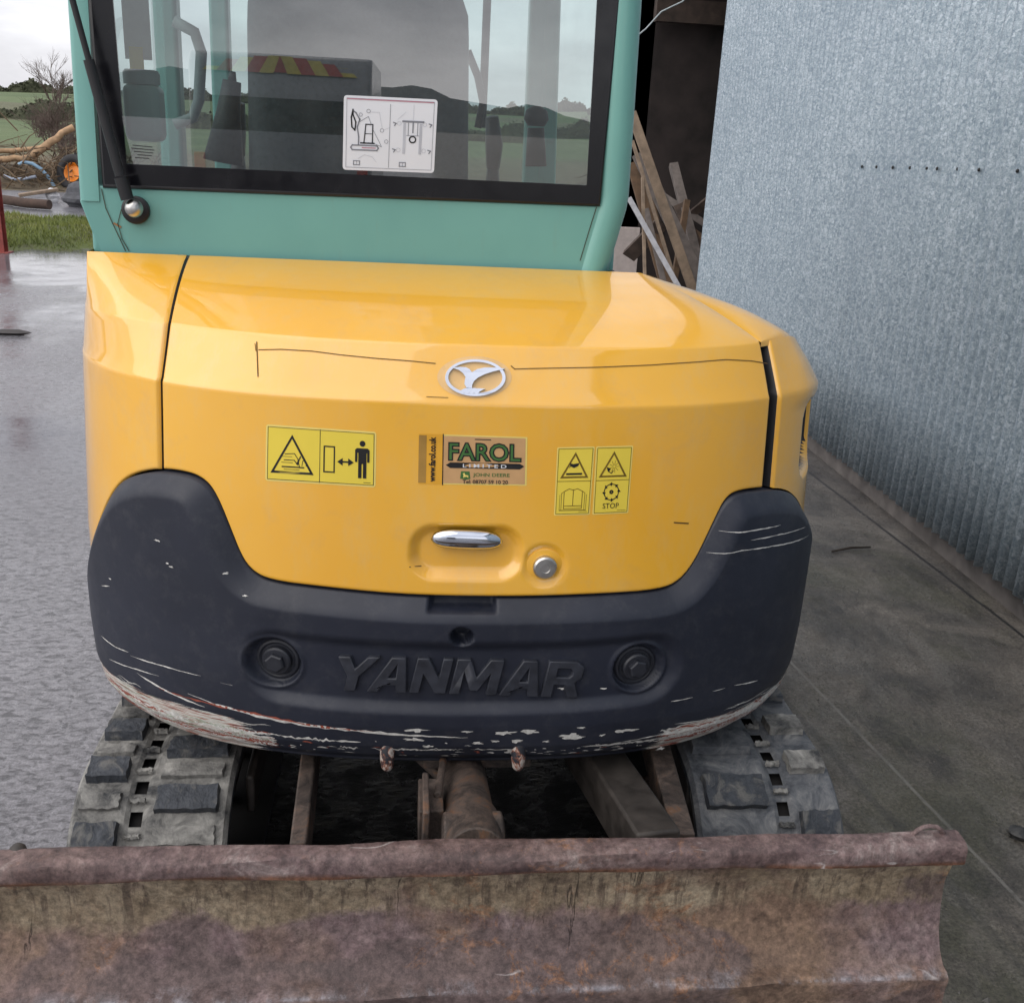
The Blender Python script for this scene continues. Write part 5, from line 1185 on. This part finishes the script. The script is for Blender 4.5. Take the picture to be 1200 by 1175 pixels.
# brushwood: tangle of twigs
m = MB(); cxh = flat(35, 210)
for k in range(700):
    x = cxh.x+random.gauss(0, 1.6); y = 24.5+random.gauss(0, .7); z = abs(random.gauss(0, .38)); L = random.uniform(.3, 1.1); a = random.uniform(0, pi); e_ = random.gauss(0, .45)
    d = V((cos(a)*cos(e_), sin(a)*cos(e_), sin(e_)))*L; m.tube([(x, y, z), V((x, y, z))+d*.5+V((0, 0, random.uniform(-.05, .08))), V((x, y, max(0, z)))+d], [.018, .013, .005], 4, cap=False)
o = m.build('brushwood', simple('dead_brush', (.13, .09, .055), .9, sc=3, var=.55)); tag(o, 'brown tangle of cut branches heaped beyond the road', 'brushwood', kind='stuff')
m = MB(); P = []
for i in range(41):
    row = []
    for j in range(17):
        x = cxh.x-5+12*i/40; y = 23.3+5*j/16; f = sin(pi*min(1, j/16*1.3))**.8 if j < 14 else .0; row.append((x, y, .75*max(0, f)*(.55+.3*sin(x*1.1+1)+.2*sin(x*2.7+y*2))+random.uniform(-.04, .04)-.02))
    P.append(row)
m.grid(P); o = m.build('earth_mound', soil('heap_soil', [(.3, (.05, .038, .025)), (.55, (.13, .10, .065)), (.75, (.12, .12, .05))], 2), None, smooth=True); tag(o, kind='structure')
# bare trees and scrub
def bare(px, basey, Y, height, name, lab, spread=.5, n0=7, seed=1, thick=.05, grp=None):
    rs = random.Random(seed); m = MB(); b = atY(px, basey, Y); b.z = terr_z(b.x, Y)-.05; h = height
    def br(p, d, L, r, lv):
        q = p+d*L; mid = p.lerp(q, .5)+V((rs.uniform(-.06, .06), rs.uniform(-.06, .06), rs.uniform(-.03, .03)))*L; m.tube([p, mid, q], [r, r*.8, r*.6], 5 if lv < 2 else 3, cap=False)
        if lv >= 4: return
        for _ in range(rs.randint(3, 4)):
            nd = (d+V((rs.gauss(0, spread), rs.gauss(0, spread), rs.gauss(.12, spread*.5)))).normalized(); br(p.lerp(q, rs.uniform(.5, 1)), nd, L*rs.uniform(.55, .8), r*.58, lv+1)
    for _ in range(n0): br(b+V((rs.uniform(-.3, .3)*spread, rs.uniform(-.3, .3), 0)), V((rs.gauss(0, spread*.5), rs.gauss(0, .2), 1)).normalized(), h*rs.uniform(.28, .38), thick, 0)
    o = m.build(name, BARK); tag(o, lab, 'tree' if 'tree' in name else 'shrub', grp); return o
BARK = simple('winter_twigs', (.115, .085, .072), .9, sc=2, var=.4)
bare(70, 150, 120, 8.5, 'bare_tree', 'leafless tree on the skyline left of the cab', .5, 5, 4, .09)
SC = 'winter scrub beyond the heap'
for i, (px, Y, h, lab) in enumerate([(74, 34, 2.8, 'bare brown thicket rising right beside the cab edge'), (60, 44, 2.0, 'low bare scrub bush left of the thicket'), (50, 60, 2.0, 'small far scrub bush at the field edge'), (86, 29, 1.9, 'bare bush directly behind the tyre')]):
    bare(px, 200, Y, h, 'bare_shrub', lab, .6, 7, 20+i, .03, SC)
# hedgerows
def hedge(x0, x1, Y, hh, lab, seed, dens=60, ls=1):
    rs = random.Random(seed); m = MB(); hx = np.linspace(x0, x1, 240); hh2 = [hh*(.62+.30*sin(x*.4+seed)+.13*sin(x*1.3)+rs.uniform(-.07, .07)) for x in hx]
    m.grid([[(x, Y-.5+.4*sin(x), terr_z(x, Y)-.2), (x, Y-.3, terr_z(x, Y)+.5*h_), (x, Y, terr_z(x, Y)+h_), (x, Y+.6, terr_z(x, Y)+.4*h_), (x, Y+.8, terr_z(x, Y)-.3)] for x, h_ in zip(hx, hh2)])
    for k in range(int(min(x1-x0, 90)*dens)):
        x = rs.uniform(x0, x1); z = terr_z(x, Y); hz_ = hh*(.70+.32*sin(x*.4+seed)+.13*sin(x*1.3)); p = V((x, Y+rs.uniform(-1, 1), z+rs.uniform(0, 1)**.7*hz_)); s_ = rs.uniform(.07, .20)*ls
        a = V((rs.gauss(0, 1), rs.gauss(0, 1), rs.gauss(0, 1))).normalized()*s_; b = a.orthogonal().normalized()*s_; m.add([p-a, p+b, p+a, p-b], [(0, 1, 2, 3)])
    o = m.build('hedge', HEDGE); tag(o, lab, 'hedge', 'hedgerows across the fields')
HEDGE = simple('hedge_leaf', (.060, .066, .038), .9, sc=1.5, var=.45)
hedge(-70, 70, 112, 2.0, 'dark hedge crossing between the two green fields', 3); hedge(-160, 160, 330, 3.5, 'distant hedge line near the top of the far hill', 8, 60, 2.5)

# van behind the photographer (mirrored in the rear glass)
van = empty('parked_van', (-1.55, -10.4, 0)); tag(van, 'white van with red and yellow chevron rear, seen mirrored in the cab glass', 'van')
m = MB(); yb = 0
side = [(0, .35), (0, 1.55), (-.08, 2.30), (-.20, 2.44), (-3.6, 2.48), (-4.3, 1.75), (-5.3, 1.45), (-5.45, .9), (-5.4, .4)]
pl = [V((-.98, y, z)) for y, z in side]; pr_ = [V((.98, y, z)) for y, z in side]; n = len(side); t = tessellate_polygon([[V((y, z, 0)) for y, z in side]])
m.add(pl+pr_, [tuple(q) for q in t]+[tuple(n+i for i in reversed(q)) for q in t]+[(i, (i+1) % n, n+(i+1) % n, n+i) for i in range(n)]); fixn(m)
m.build('body', simple('van_white', (.17, .18, .20), .3, coat=.5), van, bevel=.05, seg=3)
m = MB(); m.box((0, .010-.03, 1.78), (1.5, .02, .42)); m.build('rear_window', CERAM, van)
m = MB()
for i in range(-5, 6):
    sg = 1 if i > 0 else -1
    x = i*.150
    if i == 0: m.add([(0, -.07, 2.42), (-.07, -.06, 2.25), (.07, -.06, 2.25)], [(0, 1, 2)], 0); continue
    m.add([(x-.075, -.055, 2.24), (x+.075, -.055, 2.24), (x+.075-.10*sg, -.105, 2.42-.012*i*i*.3), (x-.075-.10*sg, -.105, 2.42-.012*i*i*.3)], [(0, 1, 2, 3)], i % 2)
m.build('chevron_panel', [simple('chev_red', (.30, .03, .025), .4), simple('chev_yellow', (.42, .36, .06), .4)], van)
m = MB(); m.box((0, .06, .48), (1.9, .14, .22)); m.build('bumper', BLACK, van, bevel=.03)
for sg in (-1, 1):
    m = MB(); m.box((sg*.88, .012, 1.15), (.12, .03, .5)); m.build('tail_lamp', simple('lamp_red', (.35, .01, .01), .2), van, bevel=.01)
    for yy in (-.9, -4.4):
        m = MB(); m.lathe((sg*.80, yy, .35), (sg, 0, 0), [(.2, 0), (.34, .02), (.35, .1), (.34, .18), (.2, .2)], 28); m.build('wheel', BLACK, van, smooth=True, angle=40)

# a few stones, leaves and a stick on the wet concrete
STN = simple('pebble', (.10, .095, .088), .8, sc=30, var=.3)
m = MB(); a = atZ(975, 646, .01); b = atZ(1020, 641, .012); m.tube([a, a.lerp(b, .5)+V((0, .01, .004)), b], [.005, .006, .004], 8); tag(m.build('stick', simple('stick_dark', (.03, .022, .018), .9), None, smooth=True), 'thin dark twig lying on the concrete near the wall', 'twig')
spots = [(1197, 980, .028, 'dark wet stone on the concrete beside the blade end')]
for i, (x, y, r_, lab) in enumerate(spots):
    q = atZ(x, y, 0); o = blob((q.x, q.y, r_*.4), r_, 'stone', simple('wet_stone', (.03, .03, .03), .5), 30+i, (1.2, 1, .6)); tag(o, lab, 'stone')
q = atZ(12, 392, 0); o = blob((q.x, q.y, .02), .07, 'mud_clod', simple('mud_clod', (.05, .045, .045), .6), 77, (1.8, .8, .35)); tag(o, 'dark mud clod on the wet yard left of the excavator', 'mud clod')
gr = MB()
for k in range(1500):
    x = random.uniform(.85, 2.25); y = random.uniform(-2.2, 2.5); r_ = abs(random.gauss(0, .0028))+.001
    pts = [(x+r_*cos(a)*random.uniform(.7, 1.2), y+r_*sin(a)*random.uniform(.7, 1.2), .0) for a in (0, 1.57, 3.14, 4.71)]; gr.add(pts+[(x, y, r_*.9)], [(0, 1, 4), (1, 2, 4), (2, 3, 4), (3, 0, 4)])
o = gr.build('grit', STN); tag(o, 'loose grit scattered on the damp concrete', 'grit', kind='stuff')
